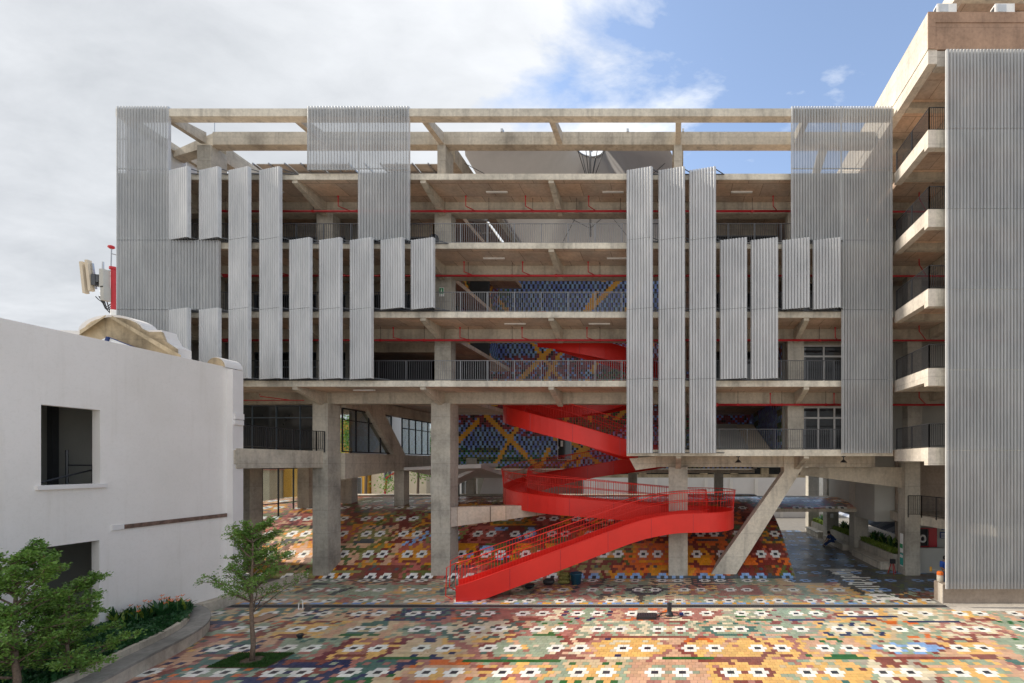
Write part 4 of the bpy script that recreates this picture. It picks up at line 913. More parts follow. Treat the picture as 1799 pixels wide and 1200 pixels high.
for i in range(1, 19):
    t = i/18; x = 1.45-7.05*t; y = 29.07+(28.35-29.07)*(3*t*t-2*t*t*t); addp(x, y, {3: 3.85, 12: 4.2, 18: 4.43}.get(i))
KEY = {20: 4.56, 45: 4.75, 90: 5.1, 135: 5.75, 180: 6.42, 225: 6.95, 270: 7.4, 315: 7.6, 330: 7.80, 360: 8.66, 405: 9.75, 450: 10.45, 540: 11.35, 630: 12.7, 720: 13.95, 755: 14.6}
for dg in range(5, 760, 5):
    r = 4.95 if dg < 450 else 4.95-(dg-450)/270*1.0
    ctr.append([-5.6-r*math.sin(R(dg)), 33.3-r*math.cos(R(dg)), KEY.get(dg)])
C2 = np.array([[c[0], c[1]] for c in ctr]); sl_ = np.concatenate([[0], np.cumsum(np.hypot(*np.diff(C2, axis=0).T))])
ks = [i for i, c in enumerate(ctr) if c[2] is not None]; zk = np.interp(sl_, sl_[ks], [ctr[i][2] for i in ks])
zk = np.convolve(np.pad(zk, 2, 'edge'), [.15, .2, .3, .2, .15], 'valid')
ss = np.arange(0, sl_[-1], .14); cx_ = np.interp(ss, sl_, C2[:, 0]); cy_ = np.interp(ss, sl_, C2[:, 1]); cz = np.interp(ss, sl_, zk)
tx = np.gradient(cx_); ty = np.gradient(cy_); ln = np.hypot(tx, ty); tx /= ln; ty /= ln; k_ = np.ones(5)/5
tx = np.convolve(np.pad(tx, 2, 'edge'), k_, 'valid'); ty = np.convolve(np.pad(ty, 2, 'edge'), k_, 'valid')
def off(d): return cx_-ty*d, cy_+tx*d
BH = 1.02
def ribbon(name, d, th, zlo, zhi):
    xa, ya = off(d); xb, yb = off(d+th); v = []; f = []
    for i in range(len(ss)):
        lo = max(cz[i]+zlo, .0); v += [(xa[i], ya[i], lo), (xb[i], yb[i], lo), (xb[i], yb[i], cz[i]+zhi), (xa[i], ya[i], cz[i]+zhi)]
    for i in range(len(ss)-1):
        for q in range(4): f.append((i*4+q, i*4+(q+1) % 4, (i+1)*4+(q+1) % 4, (i+1)*4+q))
    f.append((3, 2, 1, 0)); e = (len(ss)-1)*4; f.append((e, e+1, e+2, e+3))
    mb = MB(); mb.v = v; mb.f = f; o = mb.build(name, M_RED, stair)
    return o
ribbon('stringer', -HW, .03, -BH, 0); ribbon('stringer', HW-.03, .03, -BH, 0)
sm_ = MB()
for i in range(17, len(ss)-2, 17):
    for d_ in (-HW-.003, HW+.003):
        xw, yw = off(d_); sm_.box(xw[i]-.012, xw[i]+.012, yw[i]-.006, yw[i]+.006, max(cz[i]-BH+.01, .01), cz[i]-.01)
sm_.build('weld_seams', M_PIPE, stair, kind='stuff')
xa, ya = off(-HW+.035); xb, yb = off(HW-.035); v = []; f = []
for i in range(len(ss)):
    for zz_ in (-.78, -.72): v += [(xa[i], ya[i], max(cz[i]+zz_, .01)), (xb[i], yb[i], max(cz[i]+zz_, .01))]
for i in range(len(ss)-1):
    a = i*4; b = a+4; f += [(a, a+1, b+1, b), (a+2, b+2, b+3, a+3)]
mb = MB(); mb.v = v; mb.f = f; mb.build('soffit', M_RED, stair)
step_s = .30; nst = int(ss[-1]/step_s)
for k in range(nst):
    sa, sb = k*step_s, (k+1)*step_s-.01
    ia = [np.interp(s, ss, arr) for s in (sa, sb) for arr in (xa, ya, xb, yb)]; z1_ = float(np.interp(sb, ss, cz))-.40; z1_ = max(z1_, .1)
    p = [(ia[0], ia[1], z1_-.05), (ia[2], ia[3], z1_-.05), (ia[6], ia[7], z1_-.05), (ia[4], ia[5], z1_-.05)]
    MB().hexa(p+[(a, b, z1_) for a, b, c in p]).build('tread', M_RED, stair)
for side in (-1, 1):
    xo, yo = off(side*(HW-.015)); xt, yt = off(side*(HW+.10)); xi, yi = off(side*(HW-.18)); xm, ym = off(side*(HW+.03))
    hr = 1.12; n = len(ss)
    MB().tube([(xt[i], yt[i], cz[i]+hr) for i in range(0, n, 2)], .024, 6).build('handrail', M_RED, stair, True)
    MB().tube([(xi[i], yi[i], cz[i]+.62) for i in range(4, n, 2)], .019, 5).build('inner_rail', M_RED, stair, True)
    MB().tube([(xo[i], yo[i], cz[i]+.015) for i in range(0, n, 2)], .022, 4).build('top_flange', M_RED, stair)
    b = MB()
    for i in range(0, n): b.tube([(xo[i], yo[i], cz[i]-.05), (xm[i], ym[i], cz[i]+.62), (xt[i], yt[i], cz[i]+hr)], .0115, 3, cap=False)
    b.build('balusters', M_RED, stair, kind='stuff')
    MB().tube([(xt[0], yt[0], cz[0]+hr), (xt[0]-.35, yt[0]-.12, cz[0]+hr-.18), (xt[0]-.4, yt[0]-.12, .35), (xt[0]-.1, yt[0]-.05, .15)], .024, 6).build('rail_end', M_RED, stair)
tank = []
# things stored under the stair
bk = empty('blue_bucket', (-5.1, 26.2, 0), 'tall blue plastic bucket standing on the tiles under the red stair', 'bucket')
MB().lathe((-5.1, 25.8, 0), [(.25, 0), (.30, .52), (.33, .54), (.33, .60), (.30, .60), (.27, .5)], 22).build('tub', M_BLUE, bk, True)
MB().tube([(-5.1+.32*math.cos(a), 25.8+.0+.32*math.sin(a)*.3, .58-.2*abs(math.sin(a))) for a in np.linspace(3.14, 6.28, 10)], .012, 5).build('handle', M_SILVER, bk)
def sack(x, y, z, w, d, h, seed):
    r = random.Random(seed); v = []; n, mth = 14, 8
    b = MB(); base = len(b.v)
    for i in range(mth+1):
        t = i/mth*math.pi
        for k in range(n):
            a = 2*math.pi*k/n; q = abs(math.cos(a))**.5*(1 if math.cos(a) > 0 else -1); s_2 = abs(math.sin(a))**.5*(1 if math.sin(a) > 0 else -1); rr = math.sin(t)**.6*(1+r.uniform(-.06, .06))
            b.v.append((x+q*w/2*rr, y+s_2*d/2*rr, z+h/2-math.cos(t)*h/2))
    for i in range(mth):
        for k in range(n): b.f.append((i*n+k, i*n+(k+1) % n, (i+1)*n+(k+1) % n, (i+1)*n+k))
    return b
for i, (x, y, z, w, lab) in enumerate(((-5.75, 25.9, 0, .66, 'bottom yellowish sack in the pile beside the blue bucket'), (-5.75, 25.95, .2, .6, 'middle yellowish sack in the pile beside the blue bucket'), (-5.72, 25.9, .38, .52, 'topmost sack in the pile beside the blue bucket'))):
    o = sack(x, y, z, w, .5, .24, i).build('sack', M_SACK, None, True); tag(o, lab, 'sack', 'sacks piled under the red stair')
for i, (x, y, w, h, lab) in enumerate(((-6.5, 25.6, .6, .35, 'dark rumpled bundle of hose lying left of the sacks under the stair'), (-7.35, 25.0, .5, .22, 'low dark tool bag in the shade under the lower flight'))):
    o = sack(x, y, 0, w, .45, h, 9+i).build('tool_bundle', M_BLACK, None, True); tag(o, lab, 'bundle')
st_ = MB().tube([(-11.55, 25.3, 0), (-11.1, 25.6, .98)], .02, 6).build('wooden_stick', M_BARK); tag(st_, 'thin wooden stick leaning beside the foot of the red stair', 'stick')

# ------------------------------------------------------------------ white building on the left
wb = empty('white_building', (-24, 15, 0), 'white rendered old building with deep window openings and a broken curved gable', 'building')
XW = -20.4; TW = .28; ZT = 10.84
def wallx(x0, x1, holes, y0, y1, z0, z1, name='wall', m=M_WHITE, parent=None):
    """wall in a plane of constant x with rectangular holes (ya,yb,za,zb), one mesh"""
    ys = sorted({y0, y1, *[h[0] for h in holes], *[h[1] for h in holes]}); zs = sorted({z0, z1, *[h[2] for h in holes], *[h[3] for h in holes]}); b = MB()
    def solid(i, j):
        if i < 0 or j < 0 or i >= len(ys)-1 or j >= len(zs)-1: return False
        cy_2, cz_2 = (ys[i]+ys[i+1])/2, (zs[j]+zs[j+1])/2
        return not any(h[0] < cy_2 < h[1] and h[2] < cz_2 < h[3] for h in holes)
    for i in range(len(ys)-1):
        for j in range(len(zs)-1):
            if not solid(i, j): continue
            ya, yb, za, zb = ys[i], ys[i+1], zs[j], zs[j+1]
            b.poly([(x1, ya, za), (x1, yb, za), (x1, yb, zb), (x1, ya, zb)], [(0, 1, 2, 3)]); b.poly([(x0, ya, za), (x0, yb, za), (x0, yb, zb), (x0, ya, zb)], [(3, 2, 1, 0)])
            if not solid(i-1, j): b.poly([(x0, ya, za), (x1, ya, za), (x1, ya, zb), (x0, ya, zb)], [(0, 1, 2, 3)])
            if not solid(i+1, j): b.poly([(x0, yb, za), (x1, yb, za), (x1, yb, zb), (x0, yb, zb)], [(3, 2, 1, 0)])
            if not solid(i, j-1): b.poly([(x0, ya, za), (x0, yb, za), (x1, yb, za), (x1, ya, za)], [(0, 1, 2, 3)])
            if not solid(i, j+1): b.poly([(x0, ya, zb), (x0, yb, zb), (x1, yb, zb), (x1, ya, zb)], [(3, 2, 1, 0)])
    return b.build(name, m, parent)
wallx(XW-TW, XW, [(15.65, 17.27, 5.70, 8.32), (15.65, 17.25, .05, 3.68), (11.2, 12.8, .05, 3.68), (11.2, 12.8, 5.7, 8.32)], 8, 22.6, -.1, ZT, parent=wb)
B(XW-.05, XW+.10, 15.5, 17.42, 5.56, 5.69).build('window_sill', M_WHITE2, wb); B(XW-.05, XW+.10, 11.0, 12.95, 5.56, 5.69).build('window_sill', M_WHITE2, wb)
B(-30.5, XW-TW-.02, 8, 22.0, 4.3, 4.5).build('inner_floor', M_GREYWALL, wb)
B(-30.5, -30.3, 8, 22.0, -.1, ZT).build('rear_wall', M_WHITE, wb); B(-24.5, -24.3, 8, 22.0, -.1, ZT-.5).build('inner_wall', M_GREYWALL, wb)
for q in (8, 18.4): B(-30.3, XW-TW-.003, q, q+.2, -.1, ZT-.3).build('cross_wall', M_GREYWALL, wb)
B(-30.3, XW-TW-.004, 8, 22, ZT-.6, ZT-.35).build('flat_roof', M_GREYWALL, wb)
B(-23.5, -23.3, 18.2, 18.398, 4.5, 9).build('dark_pilaster', M_DARKROOM, wb)
MB().tube([(-21.3, 15.0, 5.4), (-21.3, 18.2, 6.3)], .03, 6).tube([(-22.0, 17.6, 4.5), (-22.0, 17.6, 6.9)], .04, 6).tube([(-22.0, 17.6, 6.35), (-20.9, 18.0, 6.35)], .03, 6).tube([(-21.3, 17.8, 4.5), (-21.3, 17.8, 6.35)], .03, 6).build('scaffold_rail', M_RAIL, wb)
# rusted beam slot
b = B(XW+.002, XW+.05, 18.0, 22.15, 3.98, 4.14).build('exposed_beam', plain('rusty_timber', (.16, .10, .075), .9, var=.5, scale=6), wb); B(XW+.002, XW+.06, 17.6, 17.98, 3.98, 4.16).build('beam_stub', M_WHITE2, wb)
# corner pier with barrel cap
b = MB().box(XW+.002, XW+.30, 22.16, 22.7, -.1, ZT-.1).build('corner_pier', M_WHITE2, wb)
b = MB(); r_ = random.Random(5); zz_ = 8.2
while zz_ < 8.7:
    h = r_.uniform(.1, .35); b.box(XW+.302, XW+.30+r_.uniform(.01, .09), 22.2, 22.66, zz_, zz_+h*.9); zz_ += h
b.build('broken_edge', M_WHITE2, wb)
arc = [(-20.76+.40*math.cos(a), 22.0, ZT-.02+.42*math.sin(a)) for a in np.linspace(0, math.pi, 14)]
MB().prism(arc, (0, .7, 0)).build('barrel_cap', M_OLD, wb); arc2 = [(-20.76+.43*math.cos(a), 22.05, ZT-.02+.45*math.sin(a)) for a in np.linspace(0, math.pi, 14)]
MB().prism(arc2, (0, .9, 0)).build('cap_render', M_WHITE2, wb)
# curved gable with raked inner coping
def gp(px, py, D=20.6): a = P(px, py, D); return (a[0], D, a[1])
out_l = [gp(40, 578), gp(137, 581)]+[gp(195-58*math.cos(t)*1.0, 583-30*math.sin(t)) for t in np.linspace(.08, math.pi-.12, 16)]+[gp(262, 580), gp(284, 580), gp(288, 592), gp(295, 603), (gp(305, 608)), gp(311, 611), gp(311, 625), gp(330, 640), gp(330, 700)]
gtop = out_l+[gp(40, 700)]
# opening under the rake
gab = MB(); hole_z = P(0, 640, 20.6)[1]
gab.prism([p for p in gtop], (0, .62, 0)); 
g_o = gab.build('gable', M_WHITE2, wb)
inner = [gp(137, 589, 20.5), gp(150, 580, 20.5)]+[gp(197-50*math.cos(t), 582-25*math.sin(t), 20.5) for t in np.linspace(.25, math.pi-.25, 12)]+[gp(260, 583, 20.5), gp(283, 583, 20.5), gp(290, 600, 20.5), gp(309, 613, 20.5), gp(309, 660, 20.5), gp(137, 660, 20.5)]
MB().prism(inner, (0, .098, 0)).build('bare_plaster_face', M_OLD, wb)
MB().hexa([gp(140, 588, 20.2), gp(186, 556, 20.2), gp(186, 556, 20.499), gp(140, 588, 20.499), gp(140, 580, 20.2), gp(186, 549+4, 20.2), gp(186, 549+4, 20.499), gp(140, 580, 20.499)]).build('rake_coping', M_OLD, wb)
MB().hexa([gp(196, 560, 20.2), gp(318, 634, 20.2), gp(318, 634, 20.499), gp(196, 560, 20.499), gp(196, 554, 20.2), gp(318, 624, 20.2), gp(318, 624, 20.499), gp(196, 554, 20.499)]).build('rake_coping', M_OLD, wb)
M_SKYW = plain('white_roof_sheet', (.80, .81, .82), .5, var=.02)
MB().prism([gp(172, 600, 20.15), gp(188, 592, 20.15), gp(262, 620, 20.15), gp(262, 640, 20.15), gp(172, 640, 20.15)], (0, .04, 0)).build('translucent_sheet', M_SKYW, wb)
MB().bar(gp(186, 603, 20.1), gp(190, 592, 20.1), .09).bar(gp(190, 592, 20.1), gp(262, 620, 20.1), .03).build('sheet_frame', M_NAVY, wb)

# ------------------------------------------------------------------ telecom mast behind
tm = empty('telecom_mast', (-45, 39, 0), 'red and white telecom mast with panel antennas behind the left end of the building', 'mast')
DM = 39.0
def q(px, py, D=DM): a = P(px, py, D); return (a[0], D, a[1])
MB().tube([q(201, 545), q(201, 700)], .22, 14).build('white_section', M_PAPER, tm); MB().tube([q(201, 474), q(201, 545)], .20, 14).build('red_section', M_PIPE, tm)
MB().tube([q(201, 470), q(201, 474)], .30, 14).build('top_flange', M_PIPE, tm)
for a, b_, w in (((161, 466), (167, 520), .42), ((170.5, 463), (176.5, 516), .42)):
    A = q(*a); Bq = q(*b_); MB().bar((A[0], DM-.6, A[2]), (Bq[0], DM-.6, Bq[2]), .22, .30, up=(0, 1, 0)).build('panel_antenna', M_CREAM, tm)
    MB().bar((A[0]+.22, DM-.5, A[2]-.2), (Bq[0]+.22, DM-.5, Bq[2]+.2), .12).build('mounting_pole', M_SILVER, tm)
MB().tube([q(181, 460), q(181, 518)], .07, 8).build('pole', M_SILVER, tm)
b = MB()
for y in (474, 483, 512, 520): b.tube([q(176, y), q(201, y+3)], .05, 5)
b.tube([q(196, 437), q(195, 472)], .04, 5).tube([q(197, 446), q(205, 448)], .035, 5); b.build('arms', M_GFRAME, tm)
for (x0, y0, x1, y1) in ((178, 487, 185, 506), (186, 488, 191, 501), (192, 478, 199, 510), (194, 508, 200, 532)):
    a = q(x0, y1); c = q(x1, y0); B(a[0], c[0], DM-.7, DM-.2, a[2], c[2]).build('equipment_box', M_GREYWALL if x0 > 190 else M_RAIL, tm)
b = MB(); rr = random.Random(2)
for k in range(6):
    pts = []; x0 = 168+k*4
    for t in np.linspace(0, 1, 9): pts.append(q(x0+(198-x0)*t+2*math.sin(5*t+k), 520+(18+k*3)*math.sin(math.pi*t*.75)+rr.uniform(-1, 1)))
    b.tube(pts, .035, 5)
b.build('cables', M_BLACK, tm)
MB().lathe(q(195.5, 435), [(.10, -.1), (.22, 0), (.2, .12), (.08, .18)], 10).build('beacon', M_PIPE, tm)

# ------------------------------------------------------------------ curved planter and seat on the left
pl = empty('curved_planter', (-18.5, 16, 0), 'curved concrete seat and raised planting bed beside the white wall', 'planter')
EY = [11, 13, 15, 16.5, 18, 19.4, 20.3, 20.6]; EX = [-15.1, -15.55, -16.25, -16.65, -17.25, -18.4, -19.6, -20.4]
es = np.linspace(0, 1, 60); def_ = np.concatenate([[0], np.cumsum(np.hypot(np.diff(EX), np.diff(EY)))]); def_ /= def_[-1]
ex_ = np.interp(es, def_, EX); ey_ = np.interp(es, def_, EY); kk = np.ones(9)/9
ex_ = np.convolve(np.pad(ex_, 4, 'edge'), kk, 'valid'); ey_ = np.convolve(np.pad(ey_, 4, 'edge'), kk, 'valid')
gx_ = np.gradient(ex_); gy_ = np.gradient(ey_); gl_ = np.hypot(gx_, gy_); nx_, ny_ = -gy_/gl_, gx_/gl_
def edge_off(d): return ex_+nx_*d, ey_+ny_*d
def band(name, d0, d1, z0, z1, m):
    xa, ya = edge_off(d0); xb, yb = edge_off(d1); v = []; f = []
    for i in range(60): v += [(xa[i], ya[i], z0), (xb[i], yb[i], z0), (xb[i], yb[i], z1), (xa[i], ya[i], z1)]
    for i in range(59):
        for k in range(4): f.append((i*4+k, i*4+(k+1) % 4, i*4+4+(k+1) % 4, i*4+4+k))
    f += [(3, 2, 1, 0), (236, 237, 238, 239)]; mb = MB(); mb.v = v; mb.f = f; return mb.build(name, m, pl)
M_SEAT = concrete('worn_seat_concrete', (.27, .26, .24), .6, .3)
band('base', .04, .50, -.02, .38, M_CON); band('seat', 0, .60, .382, .46, M_SEAT); band('kerb', .602, .76, -.02, .66, M_CON)
xa, ya = edge_off(.76); MB().prism([(XW+.01, 11, -.02)]+[(xa[i], ya[i], -.02) for i in range(0, 60, 3)]+[(XW+.01, 19.6, -.02)], (0, 0, .56)).build('soil', M_SOIL, pl)
MB().box(XW+.01, -19.95, 20.62, 26.5, -.02, .42).build('low_kerb', M_CON, pl)

# ------------------------------------------------------------------ vegetation
def leaves_mesh(name, pts, dirs, size, material, parent, kind=None, asp=.5, seed=0):
    r = np.random.default_rng(seed); n = len(pts); pts = np.asarray(pts); dirs = np.asarray(dirs, float)+r.normal(0, .45, (n, 3)); dirs /= np.linalg.norm(dirs, axis=1)[:, None]
    sd_ = np.cross(dirs, r.normal(0, 1, (n, 3))+[0, 0, 1.2]); sd_ /= np.linalg.norm(sd_, axis=1)[:, None]
    s = size*r.uniform(.6, 1.3, n)[:, None]
    a = pts; b = pts+dirs*s*.5+sd_*s*asp*.5; c = pts+dirs*s; d = pts+dirs*s*.5-sd_*s*asp*.5
    v = np.stack([a, b, c, d], 1).reshape(-1, 3); me = bpy.data.meshes.new(name); me.vertices.add(n*4); me.vertices.foreach_set('co', v.astype(np.float32).ravel())
    me.loops.add(n*4); me.loops.foreach_set('vertex_index', np.arange(n*4, dtype=np.int32)); me.polygons.add(n); me.polygons.foreach_set('loop_start', np.arange(0, n*4, 4, dtype=np.int32)); me.update(calc_edges=True)
    me.materials.append(material); return place(name, me, parent, kind)
def tree(base, H, rad, z0, label, nleaf, seed, trunk_r=.06, leaf=.075, tiers=9, lean=0, brown=.06):
    r = random.Random(seed); bx, by, bz = base; t = empty('young_tree', base, label, 'tree', 'young trees in the plaza')
    tr = [(bx+lean*k/8+.03*math.sin(k*1.3), by+.02*math.sin(k*2.1), bz+H*k/8) for k in range(9)]
    MB().tube(tr, [trunk_r*(1-.80*k/8) for k in range(9)], 9).build('trunk', M_BARK, t, True)
    limbs = MB(); pts = []; dirs = []; tw = MB()
    for ti in range(tiers):
        zt = z0+(H-z0)*(ti/tiers)**.9; fr = ti/tiers
        for j in range(r.choice((3, 4, 5))):
            a = r.uniform(0, 6.28); ln_ = rad*(1.02-.72*fr**1.3)*r.uniform(.65, 1.1); up_ = r.uniform(.25, .75)+.45*fr
            p0 = Vector((bx+lean*zt/H, by, bz+zt)); d = Vector((math.cos(a), math.sin(a), up_)).normalized(); P_ = [p0]; n = 7
            for q_ in range(n):
                d = (d+Vector((r.uniform(-.2, .2), r.uniform(-.2, .2), r.uniform(-.16, .12)))).normalized(); P_.append(P_[-1]+d*ln_/n)
            limbs.tube(P_, [trunk_r*.32*(1-.8*k/n)+.002 for k in range(n+1)], 5)
            for q_ in range(2, n+1):
                for s_2 in range(3):
                    side = Vector((r.uniform(-1, 1), r.uniform(-1, 1), r.uniform(-.35, .75))).normalized(); tl = ln_*.24*r.uniform(.5, 1.3)*(1.15-q_/n*.5)
                    e = P_[q_]+side*tl; tw.tube([P_[q_], (P_[q_]+e)/2+Vector((0, 0, .02)), e], .0035, 3, cap=False)
                    m_ = int(nleaf/(tiers*4*(n-1)*3))
                    for z_ in range(m_):
                        u = r.uniform(.15, 1.1); c = P_[q_].lerp(e, u); pts.append((c.x+r.gauss(0, .035), c.y+r.gauss(0, .035), c.z+r.gauss(0, .035)+.01)); dirs.append((side.x*.7+r.gauss(0, .4), side.y*.7+r.gauss(0, .4), r.uniform(-.1, .5)))
    limbs.build('limbs', M_BARK, t, True); tw.build('twigs', M_BARK, t, kind='stuff')
    nb = int(len(pts)*brown); leaves_mesh('crown', pts[nb:], dirs[nb:], leaf, M_LEAF, t, seed=seed, asp=.5); r2 = random.Random(seed); 
    sel = [r2.randrange(len(pts)) for _ in range(nb)]; leaves_mesh('dry_leaves', [pts[i] for i in sel], [dirs[i] for i in sel], leaf*.8, M_LEAFB, t, seed=seed+1)
    return t
tree((-13.66, 15.75, 0), 4.35, 1.55, 1.55, 'slender young tree with a layered crown in a small square of turf', 15000, 4, .075, .07, 10)
tree((-16.55, 12.2, .5), 3.6, 1.8, .5, 'fuller green tree growing in the curved planter at the lower left corner', 21000, 9, .08, .078, 11, brown=.02)
tree((-18.1, 11.9, .5), 3.35, 1.9, .5, 'bushy green tree at the left picture edge behind the fuller one', 24000, 21, .07, .078, 10, brown=.02)
tree((-16.6, 13.3, .5), 2.6, 1.6, .15, 'low bushy sapling in the planter in front of the broad leaved plants', 15000, 33, .05, .078, 7, brown=.02)
# turf square
tf = empty('turf_square', (-13.66, 15.75, 0), 'small dark green square of turf around the slender tree', 'turf bed')
B(-14.6, -12.72, 15.15, 16.35, -.02, .012).build('soil', M_SOIL, tf)
gp_ = np.stack([rng.uniform(-14.58, -12.74, 16000), rng.uniform(15.17, 16.33, 16000), np.full(16000, .012)], 1); rr_ = np.hypot(gp_[:, 0]+13.66, gp_[:, 1]-15.75); gp_ = gp_[rr_ > .28+rng.random(16000)*.12]
leaves_mesh('turf', gp_, np.tile([0, 0, 1.], (len(gp_), 1)), .055, M_GRASS, tf, kind='stuff', asp=.2)
# ground cover and broad leaved plants
gc = []
while len(gc) < 15000:
    y = random.uniform(12.4, 19.9); x = random.uniform(XW+.05, -15.5)
    if x < np.interp(y, EY, EX)-.80: gc.append((x, y, .56+random.uniform(0, .14)))
o = leaves_mesh('ground_cover', gc, np.tile([0, 0, .5], (len(gc), 1)), .12, M_LEAFD, None, kind='stuff', asp=.8)
tag(o, 'low glossy ground cover filling the curved planting bed', 'ground cover')
def blade(b, base, d, up_, ln_, w, n=6):
    """one broad leaf: arching midrib with two half blades"""
    base = Vector(base); d = Vector((d[0], d[1], 0)).normalized(); side = Vector((-d.y, d.x, 0)); v0 = len(b.v)
    for i in range(n+1):
        t = i/n; c = base+d*ln_*(.15*t+.55*t*t)*(1-up_)*1.4+Vector((0, 0, ln_*(t-.30*t*t*(1.3-up_)))); ww = w*math.sin(math.pi*min(1, t*.92+.06))**.8*(0.25 if t < .2 else 1)
        b.v += [tuple(c-side*ww/2+Vector((0, 0, ww*.18))), tuple(c), tuple(c+side*ww/2+Vector((0, 0, ww*.18)))]
    for i in range(n):
        a = v0+i*3; b.f += [(a, a+1, a+4, a+3), (a+1, a+2, a+5, a+4)]
def canna(x, y, z, h, label, seed, flower, group, m=M_LEAFD, name='broad_leaved_plant', nl=13):
    r = random.Random(seed); c = empty(name, (x, y, z), label, 'plant', group)
    b = MB(); b2 = MB()
    for k in range(nl):
        a = r.uniform(0, 6.28); blade(b if r.random() < .8 else b2, (x+r.uniform(-.13, .13), y+r.uniform(-.13, .13), z), (math.cos(a), math.sin(a)), r.uniform(.25, .95), h*r.uniform(.6, 1.05), r.uniform(.11, .17)*min(1.2, h))
    b.build('leaves', m, c, True)
    if b2.v: b2.build('pale_leaves', M_LEAFY, c, True)
    if flower:
        s = MB(); fl = MB()
        for k in range(flower):
            fx, fy, fz = x+r.uniform(-.2, .2), y+r.uniform(-.2, .2), z+h*r.uniform(.62, .9); s.tube([(fx, fy, z), (fx, fy, fz)], .008, 4)
            for q_ in range(5): a = q_*1.256; fl.poly([(fx, fy, fz), (fx+.05*math.cos(a)-.02, fy+.05*math.sin(a), fz+.05), (fx+.10*math.cos(a), fy+.10*math.sin(a), fz+.08), (fx+.05*math.cos(a)+.02, fy+.05*math.sin(a), fz+.04)], [(0, 1, 2, 3)])
        s.build('stems', M_LEAF, c, kind='stuff'); fl.build('flowers', M_FLOWER, c, kind='stuff')
r_ = random.Random(8)
CP = [(186, 1092, 0), (203, 1098, 0), (214, 1100, 0), (226, 1096, 0), (238, 1092, 1), (249, 1097, 1), (258, 1092, 2), (268, 1088, 0), (277, 1084, 2), (285, 1089, 0), (291, 1077, 3), (300, 1081, 3), (309, 1077, 4), (316, 1080, 2), (324, 1076, 1), (172, 1088, 1), (240, 1080, 0)]
for i, (x, y, fl) in enumerate(CP):
    Z = F*(CAMH-.55)/(y-PY); ordn = ['first', 'second', 'third', 'fourth', 'fifth', 'sixth', 'seventh', 'eighth', 'ninth', 'tenth', 'eleventh', 'twelfth', 'thirteenth', 'fourteenth', 'fifteenth', 'sixteenth', 'seventeenth'][sorted(range(len(CP)), key=lambda k: CP[k][0]).index(i)]
    canna((x-PX)*Z/F, Z, .55, .62+.25*r_.random()+(.25 if x in (240, 285) else 0), f'dark green broad leaved plant {"with orange flowers" if fl else "without flowers"}, {ordn} from the left in the curved bed', i, fl, 'broad leaved plants in the curved bed')
k = 0
for i, (y0, y1) in enumerate(((29.2, 34.3), (35.5, 40.3), (41.6, 45.8))):
    for j in range(8):
        y = y0+(y1-y0)*(j+.5)/8; k += 1
        canna(13.95+.3*(j % 2), y, .9, 1.05, f'{["first", "second", "third", "fourth", "fifth", "sixth", "seventh", "eighth"][j]} tall dark leafy plant from the near end of the {["nearest", "middle", "farthest"][i]} walkway planter', 100+k, 0, f'tall plants in the {["nearest", "middle", "farthest"][i]} walkway planter', name='planter_shrub', nl=16)
    g_ = [(random.uniform(13.36, 13.75), random.uniform(y0, y1), random.uniform(.9, 1.2)) for _ in range(2200)]
    o = leaves_mesh('yellow_ground_cover', g_, np.tile([0, 0, .6], (len(g_), 1)), .15, M_LEAFY, None, kind='stuff', asp=.5, seed=i); tag(o, f'yellow green low foliage at the front of the {["nearest", "middle", "farthest"][i]} planter', 'foliage')

# ------------------------------------------------------------------ street and houses seen through the ground floor
def house(name, label, x0, x1, y0, y1, z1, m, wins=(), roof=None):
    h = empty(name, ((x0+x1)/2, y0, 0), label, 'building'); B(x0, x1, y0, y1, -.03, z1).build('wall', m, h)
    if roof: B(x0-.3, x1+.3, y0-.3, y1+.3, z1+.002, z1+roof[0]).build('roof', roof[1], h)
    for (a, b, c, d) in wins:
        f_ = MB().box(a-.08, b+.08, y0-.08, y0-.003, c-.08, c).box(a-.08, b+.08, y0-.08, y0-.003, d, d+.08).box(a-.08, a, y0-.08, y0-.003, c, d).box(b, b+.08, y0-.08, y0-.003, c, d).box((a+b)/2-.04, (a+b)/2+.04, y0-.06, y0-.003, c, d).build('window', M_GFRAME, h)
        B(a, b, y0-.03, y0-.01, c, d).build('pane', M_GLASS, f_)
    return h
YB = 62.0
def bx(px): return (px-PX)*YB/F
house('yellow_house', 'yellow ochre house seen through the ground floor beyond the left columns', bx(498), bx(640), YB, YB+10, 12, M_YEL, [(bx(532), bx(548), 2, 5.0), (bx(622), bx(635), 1.5, 4.6), (bx(572), bx(588), 2, 5)])
h = house('cream_house', 'cream house with a pink coping at the far left behind the glazing', bx(380), bx(496), YB-2, YB+8, 5.6, M_CREAM, [(bx(470), bx(482), 1.0, 3.2)], (.35, M_PINK))
h = house('cream_shed', 'cream wall house with a red pipe seen above the mound', bx(644), bx(742), YB+1, YB+10, 11, M_CREAM, [(bx(668), bx(680), 4.2, 5.4)])
MB().tube([(bx(668), YB+.9, 2), (bx(672), YB+.9, 4.6), (bx(690), YB+.9, 5.4), (bx(700), YB+.9, 5.6)], .12, 6).build('pipe', M_PIPE, h)
house('white_annex', 'white low annex behind the second column', bx(742), bx(900), YB+2, YB+9, 9.5, M_WHITE2, [(bx(800), bx(812), 2, 4)])
wh = empty('warehouse', (bx(1200), 58, 0), 'long pale warehouse with corrugated roof behind the atrium', 'building')
def by(px, Y=58): return (px-PX)*Y/F
B(by(900), by(1420), 58, 58.4, -.03, 4.75).build('wall', M_WHITE2, wh); B(by(900), by(1420), 58.2, 58.8, 4.752, 5.15).build('coping', M_OLD, wh)
for i in range(11): B(by(930+i*44), by(930+i*44)+.35, 57.8, 57.998, -.03, 4.6).build('pilaster', M_WHITE, wh)
